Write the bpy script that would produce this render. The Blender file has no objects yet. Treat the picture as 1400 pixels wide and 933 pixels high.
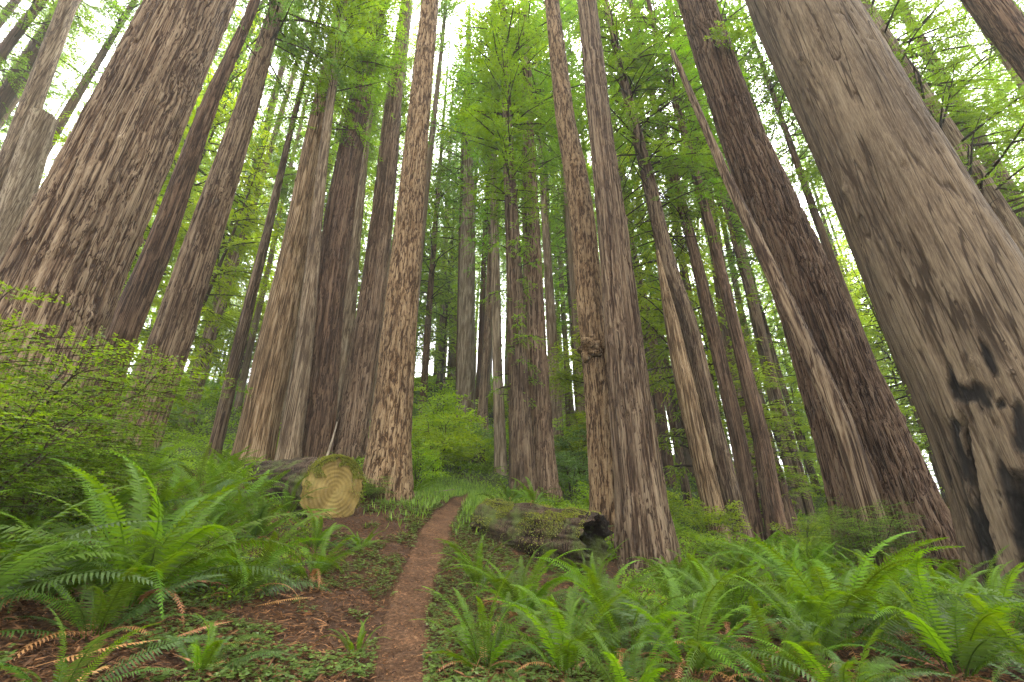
import bpy, math, random
import numpy as np
from mathutils import Vector, Matrix

random.seed(7)
rng = np.random.default_rng(11)
scene = bpy.context.scene
COL = scene.collection

# ------------------------------------------------------------------ camera maths
F = 600.0
PITCH = math.radians(23.3)
CP, SP = math.cos(PITCH), math.sin(PITCH)
EYE = np.array([0.0, 0.0, 1.5])


def ray(px, py):
    u, v = px - 700.0, 466.5 - py
    d = np.array([u, F * CP - v * SP, v * CP + F * SP])
    return d / d[1]


def at(px, py, d):
    return EYE + ray(px, py) * d


# ------------------------------------------------------------------ noise
_perm = np.random.default_rng(3).permutation(256).astype(np.int32)
_perm = np.concatenate([_perm, _perm, _perm])
_g = np.random.default_rng(4).normal(size=(256, 3))
_g /= np.linalg.norm(_g, axis=1)[:, None]


def noise3(x, y, z):
    x, y, z = np.broadcast_arrays(np.asarray(x, float), np.asarray(y, float), np.asarray(z, float))
    xi, yi, zi = np.floor(x).astype(np.int64), np.floor(y).astype(np.int64), np.floor(z).astype(np.int64)
    xf, yf, zf = x - xi, y - yi, z - zi
    u, v, w = (t * t * t * (t * (t * 6 - 15) + 10) for t in (xf, yf, zf))
    xi &= 255; yi &= 255; zi &= 255

    def gr(i, j, k):
        h = _perm[_perm[_perm[xi + i] + yi + j] + zi + k]
        g = _g[h]
        return g[..., 0] * (xf - i) + g[..., 1] * (yf - j) + g[..., 2] * (zf - k)
    def lerp(a, b, t): return a + t * (b - a)
    x00 = lerp(gr(0, 0, 0), gr(1, 0, 0), u); x10 = lerp(gr(0, 1, 0), gr(1, 1, 0), u)
    x01 = lerp(gr(0, 0, 1), gr(1, 0, 1), u); x11 = lerp(gr(0, 1, 1), gr(1, 1, 1), u)
    return lerp(lerp(x00, x10, v), lerp(x01, x11, v), w) * 1.6


def sstep(a, b, x):
    t = np.clip((x - a) / (b - a), 0, 1)
    return t * t * (3 - 2 * t)


# ------------------------------------------------------------------ mesh builder
class Geo:
    def __init__(self):
        self.v, self.f, self.t, self.n = [], [], [], 0

    def add(self, verts, faces, mat=0, tint=0.5):
        verts = np.asarray(verts, np.float32)
        faces = np.asarray(faces, np.int32)
        if len(verts) == 0 or len(faces) == 0:
            return
        self.v.append(verts)
        self.t.append(np.broadcast_to(np.asarray(tint, np.float32), (len(verts),)))
        self.f.append((faces + self.n, mat))
        self.n += len(verts)

    def mesh(self, name, mats, smooth=False):
        me = bpy.data.meshes.new(name)
        V = np.concatenate(self.v); T = np.concatenate(self.t)
        me.vertices.add(len(V)); me.vertices.foreach_set('co', V.ravel())
        loops = np.concatenate([f.ravel() for f, m in self.f])
        tot = np.concatenate([np.full(len(f), f.shape[1], np.int32) for f, m in self.f])
        mi = np.concatenate([np.full(len(f), m, np.int32) for f, m in self.f])
        start = np.concatenate([[0], np.cumsum(tot)[:-1]]).astype(np.int32)
        me.loops.add(len(loops)); me.loops.foreach_set('vertex_index', loops.astype(np.int32))
        me.polygons.add(len(tot)); me.polygons.foreach_set('loop_start', start)
        me.polygons.foreach_set('material_index', mi)
        me.polygons.foreach_set('use_smooth', np.full(len(tot), smooth, bool))
        a = me.attributes.new('tint', 'FLOAT', 'POINT'); a.data.foreach_set('value', T.astype(np.float32))
        for m in mats: me.materials.append(m)
        me.update(calc_edges=True)
        return me


def tag(o, label=None, cat=None, group=None, kind=None):
    if label: o['label'] = label
    if cat: o['category'] = cat
    if group: o['group'] = group
    if kind: o['kind'] = kind
    return o


def link(name, data, parent=None, loc=None, rot=None, scale=None):
    o = bpy.data.objects.new(name, data); COL.objects.link(o)
    if parent: o.parent = parent
    if loc is not None: o.location = loc
    if rot is not None: o.rotation_euler = rot
    if scale is not None: o.scale = scale
    return o


def tube(pts, rad, n=5):
    pts = np.asarray(pts, float); rad = np.broadcast_to(np.asarray(rad, float), (len(pts),))
    tan = np.gradient(pts, axis=0); tan /= np.linalg.norm(tan, axis=1)[:, None] + 1e-9
    ref = np.array([0.31, 0.17, 0.93]) if abs(tan[0, 2]) < .8 else np.array([1.0, 0.1, 0.05])
    a = np.cross(tan, ref); a /= np.linalg.norm(a, axis=1)[:, None] + 1e-9
    b = np.cross(tan, a)
    th = np.linspace(0, 2 * np.pi, n, endpoint=False)
    V = pts[:, None, :] + rad[:, None, None] * (np.cos(th)[None, :, None] * a[:, None, :] + np.sin(th)[None, :, None] * b[:, None, :])
    return V.reshape(-1, 3), grid_faces(len(pts), n, True)


def grid_faces(rows, n, wrap):
    i = np.arange(rows - 1)[:, None]; j = np.arange(n if wrap else n - 1)[None, :]
    k = (j + 1) % n
    return np.stack([i * n + j + 0 * k, i * n + k, (i + 1) * n + k, (i + 1) * n + j + 0 * k], -1).reshape(-1, 4)


def norm(v): return v / (np.linalg.norm(v, axis=-1, keepdims=True) + 1e-9)


def diamonds(p, d, w, L, W, bend=0.0):
    """leaf blades: p base, d direction, w side axis (N,3); L, W (N,)"""
    L = np.asarray(L)[:, None]; W = np.asarray(W)[:, None]
    m = p + d * L * .45
    up = np.cross(w, d)
    V = np.stack([p, m + w * W * .5 + up * L * bend, p + d * L, m - w * W * .5 + up * L * bend], 1).reshape(-1, 3)
    return V, np.arange(len(p) * 4).reshape(-1, 4)


# ------------------------------------------------------------------ materials
def new_mat(name):
    m = bpy.data.materials.new(name); m.use_nodes = True
    nt = m.node_tree; nt.nodes.clear()
    out = nt.nodes.new('ShaderNodeOutputMaterial')
    return m, nt, out


def N(nt, t, **kw):
    n = nt.nodes.new(t)
    for k, v in kw.items():
        if k in n.inputs.keys(): n.inputs[k].default_value = v
        else: setattr(n, k, v)
    return n


def ramp(nt, stops):
    r = nt.nodes.new('ShaderNodeValToRGB')
    e = r.color_ramp.elements
    while len(e) < len(stops): e.new(0.5)
    for i, (p, c) in enumerate(stops):
        e[i].position = p; e[i].color = (*c, 1)
    return r


def leaf_mat(name, dark, light, trans=.45, rough=.5, tmul=2.0, spec=.3, hue=.012, val=.18):
    m, nt, out = new_mat(name); L = nt.links.new
    at_ = N(nt, 'ShaderNodeAttribute', attribute_name='tint')
    mid = tuple((a + b) / 2 for a, b in zip(dark, light))
    r = ramp(nt, [(0.0, dark), (0.5, mid), (1.0, light)])
    L(at_.outputs['Fac'], r.inputs['Fac'])
    oi = N(nt, 'ShaderNodeObjectInfo')
    mr = N(nt, 'ShaderNodeMapRange'); mr.inputs['To Min'].default_value = .5 - hue; mr.inputs['To Max'].default_value = .5 + hue
    L(oi.outputs['Random'], mr.inputs['Value'])
    mv = N(nt, 'ShaderNodeMapRange'); mv.inputs['To Min'].default_value = 1 - val; mv.inputs['To Max'].default_value = 1 + val
    L(oi.outputs['Random'], mv.inputs['Value'])
    hs = N(nt, 'ShaderNodeHueSaturation'); L(mr.outputs[0], hs.inputs['Hue']); L(mv.outputs[0], hs.inputs['Value'])
    L(r.outputs['Color'], hs.inputs['Color'])
    p = N(nt, 'ShaderNodeBsdfPrincipled', Roughness=rough); p.inputs['Specular IOR Level'].default_value = spec
    L(hs.outputs['Color'], p.inputs['Base Color'])
    tc = N(nt, 'ShaderNodeHueSaturation', Value=tmul, Saturation=1.05, Hue=.485); L(hs.outputs['Color'], tc.inputs['Color'])
    t = N(nt, 'ShaderNodeBsdfTranslucent'); L(tc.outputs['Color'], t.inputs['Color'])
    mx = N(nt, 'ShaderNodeMixShader', Fac=trans)
    L(p.outputs[0], mx.inputs[1]); L(t.outputs[0], mx.inputs[2]); L(mx.outputs[0], out.inputs['Surface'])
    return m


def bark_mat(name, furrow, ridge, grey, fine=(26, 26, .75), bump=.8, char=False, moss=0.0, dist=.02, tone=.56, crack=(19, 19, .26), crackw=.05):
    m, nt, out = new_mat(name); L = nt.links.new
    tc = N(nt, 'ShaderNodeTexCoord')
    mp = N(nt, 'ShaderNodeMapping'); mp.inputs['Scale'].default_value = fine
    L(tc.outputs['Object'], mp.inputs['Vector'])
    n1 = N(nt, 'ShaderNodeTexNoise', Scale=1.0, Detail=6.0, Roughness=.65, Distortion=.12); L(mp.outputs[0], n1.inputs['Vector'])
    mp2 = N(nt, 'ShaderNodeMapping'); mp2.inputs['Scale'].default_value = (1.6, 1.6, .35)
    L(tc.outputs['Object'], mp2.inputs['Vector'])
    n2 = N(nt, 'ShaderNodeTexNoise', Scale=1.0, Detail=4.0, Roughness=.6); L(mp2.outputs[0], n2.inputs['Vector'])
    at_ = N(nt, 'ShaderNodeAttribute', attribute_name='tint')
    # ridge height + fibres choose between inner red bark, darkened to paint in furrow shade, and weathered outer bark
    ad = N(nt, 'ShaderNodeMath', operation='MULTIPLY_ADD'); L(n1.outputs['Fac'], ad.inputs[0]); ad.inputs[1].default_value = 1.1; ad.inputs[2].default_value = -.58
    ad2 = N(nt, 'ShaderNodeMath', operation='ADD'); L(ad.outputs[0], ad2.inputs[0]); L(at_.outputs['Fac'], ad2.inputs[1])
    # very fine fibres
    mpf = N(nt, 'ShaderNodeMapping'); mpf.inputs['Scale'].default_value = tuple(k * f_ for k, f_ in zip(fine, (3.2, 3.2, 5.5)))
    L(tc.outputs['Object'], mpf.inputs['Vector'])
    nf = N(nt, 'ShaderNodeTexNoise', Scale=1.0, Detail=3.0, Roughness=.7); L(mpf.outputs[0], nf.inputs['Vector'])
    af = N(nt, 'ShaderNodeMath', operation='MULTIPLY_ADD'); L(nf.outputs['Fac'], af.inputs[0]); af.inputs[1].default_value = 1.5; af.inputs[2].default_value = -.75
    ad3 = N(nt, 'ShaderNodeMath', operation='ADD'); L(ad2.outputs[0], ad3.inputs[0]); L(af.outputs[0], ad3.inputs[1])
    # narrow drying cracks running up the trunk
    mpc = N(nt, 'ShaderNodeMapping'); mpc.inputs['Scale'].default_value = crack
    L(tc.outputs['Object'], mpc.inputs['Vector'])
    nc = N(nt, 'ShaderNodeTexNoise', Scale=1.0, Detail=2.0, Roughness=.5, Distortion=.15); L(mpc.outputs[0], nc.inputs['Vector'])
    c1 = N(nt, 'ShaderNodeMath', operation='SUBTRACT'); L(nc.outputs['Fac'], c1.inputs[0]); c1.inputs[1].default_value = .5
    c2 = N(nt, 'ShaderNodeMath', operation='ABSOLUTE'); L(c1.outputs[0], c2.inputs[0])
    c3 = N(nt, 'ShaderNodeMapRange'); c3.inputs['From Min'].default_value = 0; c3.inputs['From Max'].default_value = crackw; c3.inputs['To Min'].default_value = -1.0; c3.inputs['To Max'].default_value = 0
    L(c2.outputs[0], c3.inputs['Value'])
    ad4 = N(nt, 'ShaderNodeMath', operation='ADD'); L(ad3.outputs[0], ad4.inputs[0]); L(c3.outputs[0], ad4.inputs[1])
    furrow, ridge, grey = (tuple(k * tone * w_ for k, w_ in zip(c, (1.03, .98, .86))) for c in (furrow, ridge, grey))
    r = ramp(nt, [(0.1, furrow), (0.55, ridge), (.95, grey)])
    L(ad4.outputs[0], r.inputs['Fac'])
    oi = N(nt, 'ShaderNodeObjectInfo')
    mv = N(nt, 'ShaderNodeMapRange'); mv.inputs['To Min'].default_value = .8; mv.inputs['To Max'].default_value = 1.15
    L(oi.outputs['Random'], mv.inputs['Value'])
    hs = N(nt, 'ShaderNodeHueSaturation'); L(r.outputs[0], hs.inputs['Color']); L(mv.outputs[0], hs.inputs['Value'])
    mr = N(nt, 'ShaderNodeMapRange'); mr.inputs['From Min'].default_value = .3; mr.inputs['From Max'].default_value = .7
    mr.inputs['To Min'].default_value = .75; mr.inputs['To Max'].default_value = 1.3
    L(n2.outputs['Fac'], mr.inputs['Value']); 
    ml = N(nt, 'ShaderNodeMix', data_type='RGBA', blend_type='MULTIPLY'); ml.inputs[0].default_value = 1
    L(hs.outputs[0], ml.inputs[6])
    cb = N(nt, 'ShaderNodeCombineColor'); [L(mr.outputs[0], cb.inputs[i]) for i in range(3)]
    L(cb.outputs[0], ml.inputs[7])
    colour = ml.outputs[2]
    if moss:
        n3 = N(nt, 'ShaderNodeTexNoise', Scale=2.2, Detail=5.0, Roughness=.7); L(tc.outputs['Object'], n3.inputs['Vector'])
        mm = N(nt, 'ShaderNodeMapRange'); mm.inputs['From Min'].default_value = .62 - moss * .25; mm.inputs['From Max'].default_value = .75 - moss * .2
        L(n3.outputs['Fac'], mm.inputs['Value'])
        mz = N(nt, 'ShaderNodeMix', data_type='RGBA'); L(mm.outputs[0], mz.inputs[0]); L(colour, mz.inputs[6]); mz.inputs[7].default_value = (.075, .095, .022, 1)
        colour = mz.outputs[2]
    if char:
        ac = N(nt, 'ShaderNodeAttribute', attribute_name='char')
        mc = N(nt, 'ShaderNodeMix', data_type='RGBA'); L(ac.outputs['Fac'], mc.inputs[0]); L(colour, mc.inputs[6]); mc.inputs[7].default_value = (.0035, .003, .003, 1)
        colour = mc.outputs[2]
    p = N(nt, 'ShaderNodeBsdfPrincipled', Roughness=.9); p.inputs['Specular IOR Level'].default_value = .15
    L(colour, p.inputs['Base Color'])
    b = N(nt, 'ShaderNodeBump', Strength=bump, Distance=dist); L(ad4.outputs[0], b.inputs['Height']); L(b.outputs[0], p.inputs['Normal'])
    L(p.outputs[0], out.inputs['Surface'])
    return m


M = {}
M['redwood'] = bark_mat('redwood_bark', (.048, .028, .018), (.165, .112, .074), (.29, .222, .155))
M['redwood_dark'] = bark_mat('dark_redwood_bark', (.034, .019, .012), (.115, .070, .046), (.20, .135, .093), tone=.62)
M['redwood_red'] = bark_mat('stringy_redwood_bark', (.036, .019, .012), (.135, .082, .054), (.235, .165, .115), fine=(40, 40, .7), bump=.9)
M['fir'] = bark_mat('fir_bark', (.058, .032, .016), (.205, .130, .070), (.34, .245, .150), fine=(30, 30, 5), crack=(15, 15, 1.6))
M['grey'] = bark_mat('grey_bark', (.070, .047, .030), (.185, .135, .092), (.29, .235, .17), fine=(30, 30, .8), tone=.68)
M['tawny'] = bark_mat('tawny_bark', (.070, .043, .022), (.215, .142, .080), (.35, .265, .175), fine=(34, 34, .8), tone=.68)
M['beige'] = bark_mat('beige_bark', (.10, .075, .050), (.255, .20, .14), (.36, .30, .22), fine=(34, 34, .8), tone=.68)
M['reddish'] = bark_mat('reddish_bark', (.046, .027, .017), (.165, .108, .070), (.29, .215, .155), tone=.68)
M['pale'] = bark_mat('pale_bark', (.12, .085, .055), (.27, .215, .15), (.40, .34, .26), fine=(30, 30, .9))
M['dead'] = bark_mat('weathered_bark', (.050, .034, .022), (.138, .103, .070), (.225, .18, .128), fine=(24, 24, .8), bump=.7, char=True, dist=.015, crack=(5.5, 5.5, .25), crackw=.02)
M['log'] = bark_mat('log_bark', (.022, .014, .010), (.080, .050, .032), (.15, .105, .072), fine=(14, 14, 14), moss=.55, bump=.8, dist=.05)
M['twig'] = bark_mat('twig_wood', (.045, .030, .02), (.085, .060, .042), (.13, .10, .075))
M['stick'] = bark_mat('bleached_wood', (.2, .16, .12), (.33, .28, .22), (.42, .37, .31))

M['canopy'] = leaf_mat('canopy_leaf', (.028, .064, .005), (.074, .145, .009), trans=.6, tmul=2.5)
M['canopy_far'] = leaf_mat('far_canopy_leaf', (.036, .074, .006), (.090, .160, .011), trans=.6, tmul=2.5)
M['sprout'] = leaf_mat('sprout_leaf', (.036, .078, .005), (.090, .168, .008), trans=.6, tmul=2.5)
M['conifer'] = leaf_mat('dark_conifer_leaf', (.030, .060, .012), (.075, .135, .022), trans=.5, tmul=2.3)
M['fern'] = leaf_mat('fern_leaf', (.018, .045, .003), (.072, .132, .005), trans=.45, tmul=1.8, rough=.55, spec=.2, val=.38)
M['fern_dark'] = leaf_mat('old_fern_leaf', (.018, .040, .007), (.055, .100, .012), trans=.4, tmul=1.7, rough=.5, spec=.25)
M['dead_fern'] = leaf_mat('dead_fern_leaf', (.13, .055, .018), (.30, .15, .05), trans=.25, tmul=1.3, hue=.01)
M['shrub'] = leaf_mat('shrub_leaf', (.038, .080, .008), (.115, .195, .016), trans=.5, tmul=2.0)
M['huckle'] = leaf_mat('huckleberry_leaf', (.018, .045, .004), (.085, .150, .008), trans=.5, tmul=2.0)
M['thicket'] = leaf_mat('thicket_leaf', (.060, .110, .007), (.150, .235, .012), trans=.55, tmul=2.2)
M['shrub_dark'] = leaf_mat('glossy_shrub_leaf', (.032, .075, .010), (.100, .175, .020), trans=.45, tmul=1.9, rough=.38, spec=.5)
M['cover'] = leaf_mat('ground_cover_leaf', (.050, .100, .007), (.140, .225, .013), trans=.5, tmul=2.1)
M['sorrel'] = leaf_mat('sorrel_leaf', (.028, .056, .008), (.085, .138, .018), trans=.35, tmul=1.6)
M['grass'] = leaf_mat('grass_blade', (.06, .12, .014), (.16, .25, .03), trans=.4, tmul=1.6)
M['moss'] = leaf_mat('moss_tuft', (.075, .085, .012), (.19, .19, .02), trans=.3, tmul=1.4)
M['litter'] = leaf_mat('litter_scrap', (.022, .011, .006), (.21, .105, .045), trans=.1, tmul=1.0, rough=.8, spec=.1, hue=.0)


def ground_mat():
    m, nt, out = new_mat('forest_floor'); L = nt.links.new
    tc = N(nt, 'ShaderNodeTexCoord')
    n1 = N(nt, 'ShaderNodeTexNoise', Scale=22.0, Detail=8.0, Roughness=.75); L(tc.outputs['Object'], n1.inputs['Vector'])
    n2 = N(nt, 'ShaderNodeTexNoise', Scale=.9, Detail=5.0, Roughness=.65); L(tc.outputs['Object'], n2.inputs['Vector'])
    r1 = ramp(nt, [(.3, (.010, .006, .004)), (.5, (.038, .020, .011)), (.72, (.10, .056, .030))]); L(n1.outputs['Fac'], r1.inputs['Fac'])
    r2 = ramp(nt, [(.3, (.028, .040, .012)), (.7, (.070, .095, .024))]); L(n1.outputs['Fac'], r2.inputs['Fac'])
    at_ = N(nt, 'ShaderNodeAttribute', attribute_name='tint')
    a = N(nt, 'ShaderNodeMath', operation='ADD'); L(n2.outputs['Fac'], a.inputs[0]); L(at_.outputs['Fac'], a.inputs[1])
    mr = N(nt, 'ShaderNodeMapRange'); mr.inputs['From Min'].default_value = .85; mr.inputs['From Max'].default_value = 1.15; L(a.outputs[0], mr.inputs['Value'])
    mx = N(nt, 'ShaderNodeMix', data_type='RGBA'); L(mr.outputs[0], mx.inputs[0]); L(r1.outputs[0], mx.inputs[6]); L(r2.outputs[0], mx.inputs[7])
    p = N(nt, 'ShaderNodeBsdfPrincipled', Roughness=.95); p.inputs['Specular IOR Level'].default_value = .1
    L(mx.outputs[2], p.inputs['Base Color'])
    b = N(nt, 'ShaderNodeBump', Strength=.9, Distance=.03); L(n1.outputs['Fac'], b.inputs['Height']); L(b.outputs[0], p.inputs['Normal'])
    L(p.outputs[0], out.inputs['Surface']); return m


def path_mat():
    m, nt, out = new_mat('trail_dirt'); L = nt.links.new
    tc = N(nt, 'ShaderNodeTexCoord')
    n1 = N(nt, 'ShaderNodeTexNoise', Scale=24.0, Detail=9.0, Roughness=.85); L(tc.outputs['Object'], n1.inputs['Vector'])
    n2 = N(nt, 'ShaderNodeTexNoise', Scale=2.5, Detail=4.0); L(tc.outputs['Object'], n2.inputs['Vector'])
    r1 = ramp(nt, [(.36, (.014, .0075, .004)), (.5, (.054, .027, .013)), (.64, (.145, .082, .043))]); L(n1.outputs['Fac'], r1.inputs['Fac'])
    mr = N(nt, 'ShaderNodeMapRange'); mr.inputs['From Min'].default_value = .3; mr.inputs['From Max'].default_value = .7; mr.inputs['To Min'].default_value = .6; mr.inputs['To Max'].default_value = 1.35; L(n2.outputs['Fac'], mr.inputs['Value'])
    hs = N(nt, 'ShaderNodeHueSaturation'); L(mr.outputs[0], hs.inputs['Value']); L(r1.outputs[0], hs.inputs['Color'])
    p = N(nt, 'ShaderNodeBsdfPrincipled', Roughness=.95); p.inputs['Specular IOR Level'].default_value = .1
    L(hs.outputs[0], p.inputs['Base Color'])
    b = N(nt, 'ShaderNodeBump', Strength=.8, Distance=.02); L(n1.outputs['Fac'], b.inputs['Height']); L(b.outputs[0], p.inputs['Normal'])
    L(p.outputs[0], out.inputs['Surface']); return m


def cut_mat():
    """sawn end grain: rings about the local X axis, weathered olive tan"""
    m, nt, out = new_mat('sawn_wood'); L = nt.links.new
    tc = N(nt, 'ShaderNodeTexCoord')
    nz = N(nt, 'ShaderNodeTexNoise', Scale=3.0, Detail=5.0, Roughness=.6); L(tc.outputs['Object'], nz.inputs['Vector'])
    w = N(nt, 'ShaderNodeTexWave', wave_type='RINGS', rings_direction='X', Scale=4.5, Distortion=1.6, Detail=3.0); w.inputs['Detail Scale'].default_value = 1.5
    L(tc.outputs['Object'], w.inputs['Vector'])
    r = ramp(nt, [(.3, (.085, .058, .017)), (.5, (.165, .115, .034)), (.72, (.26, .19, .068))]); L(nz.outputs['Fac'], r.inputs['Fac'])
    mx = N(nt, 'ShaderNodeMix', data_type='RGBA', blend_type='MULTIPLY'); mx.inputs[0].default_value = .13; L(r.outputs[0], mx.inputs[6]); L(w.outputs['Color'], mx.inputs[7])
    sx = N(nt, 'ShaderNodeSeparateXYZ'); L(tc.outputs['Object'], sx.inputs[0])
    an = N(nt, 'ShaderNodeMath', operation='ARCTAN2'); L(sx.outputs['Y'], an.inputs[0]); L(sx.outputs['Z'], an.inputs[1])
    cv = N(nt, 'ShaderNodeCombineXYZ'); L(an.outputs[0], cv.inputs['X'])
    nr = N(nt, 'ShaderNodeTexNoise', Scale=3.2, Detail=4.0, Roughness=.7); L(cv.outputs[0], nr.inputs['Vector'])
    k1 = N(nt, 'ShaderNodeMath', operation='SUBTRACT'); L(nr.outputs['Fac'], k1.inputs[0]); k1.inputs[1].default_value = .5
    k2 = N(nt, 'ShaderNodeMath', operation='ABSOLUTE'); L(k1.outputs[0], k2.inputs[0])
    k3 = N(nt, 'ShaderNodeMapRange'); k3.inputs['From Max'].default_value = .012; k3.inputs['To Min'].default_value = .25; k3.inputs['To Max'].default_value = 1; L(k2.outputs[0], k3.inputs['Value'])
    kc = N(nt, 'ShaderNodeCombineColor'); [L(k3.outputs[0], kc.inputs[i]) for i in range(3)]
    mk = N(nt, 'ShaderNodeMix', data_type='RGBA', blend_type='MULTIPLY'); mk.inputs[0].default_value = .35; L(mx.outputs[2], mk.inputs[6]); L(kc.outputs[0], mk.inputs[7]); mx = mk
    n3 = N(nt, 'ShaderNodeTexNoise', Scale=2.1, Detail=6.0, Roughness=.7); L(tc.outputs['Object'], n3.inputs['Vector'])
    mr = N(nt, 'ShaderNodeMapRange'); mr.inputs['From Min'].default_value = .55; mr.inputs['From Max'].default_value = .8; L(n3.outputs['Fac'], mr.inputs['Value'])
    mg = N(nt, 'ShaderNodeMix', data_type='RGBA'); L(mr.outputs[0], mg.inputs[0]); L(mx.outputs[2], mg.inputs[6]); mg.inputs[7].default_value = (.10, .10, .025, 1)
    p = N(nt, 'ShaderNodeBsdfPrincipled', Roughness=.9); p.inputs['Specular IOR Level'].default_value = .15
    L(mg.outputs[2], p.inputs['Base Color'])
    b = N(nt, 'ShaderNodeBump', Strength=.5, Distance=.01); L(w.outputs['Fac'], b.inputs['Height']); L(b.outputs[0], p.inputs['Normal'])
    L(p.outputs[0], out.inputs['Surface']); return m


M['ground'] = ground_mat(); M['path'] = path_mat(); M['cut'] = cut_mat()

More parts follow.
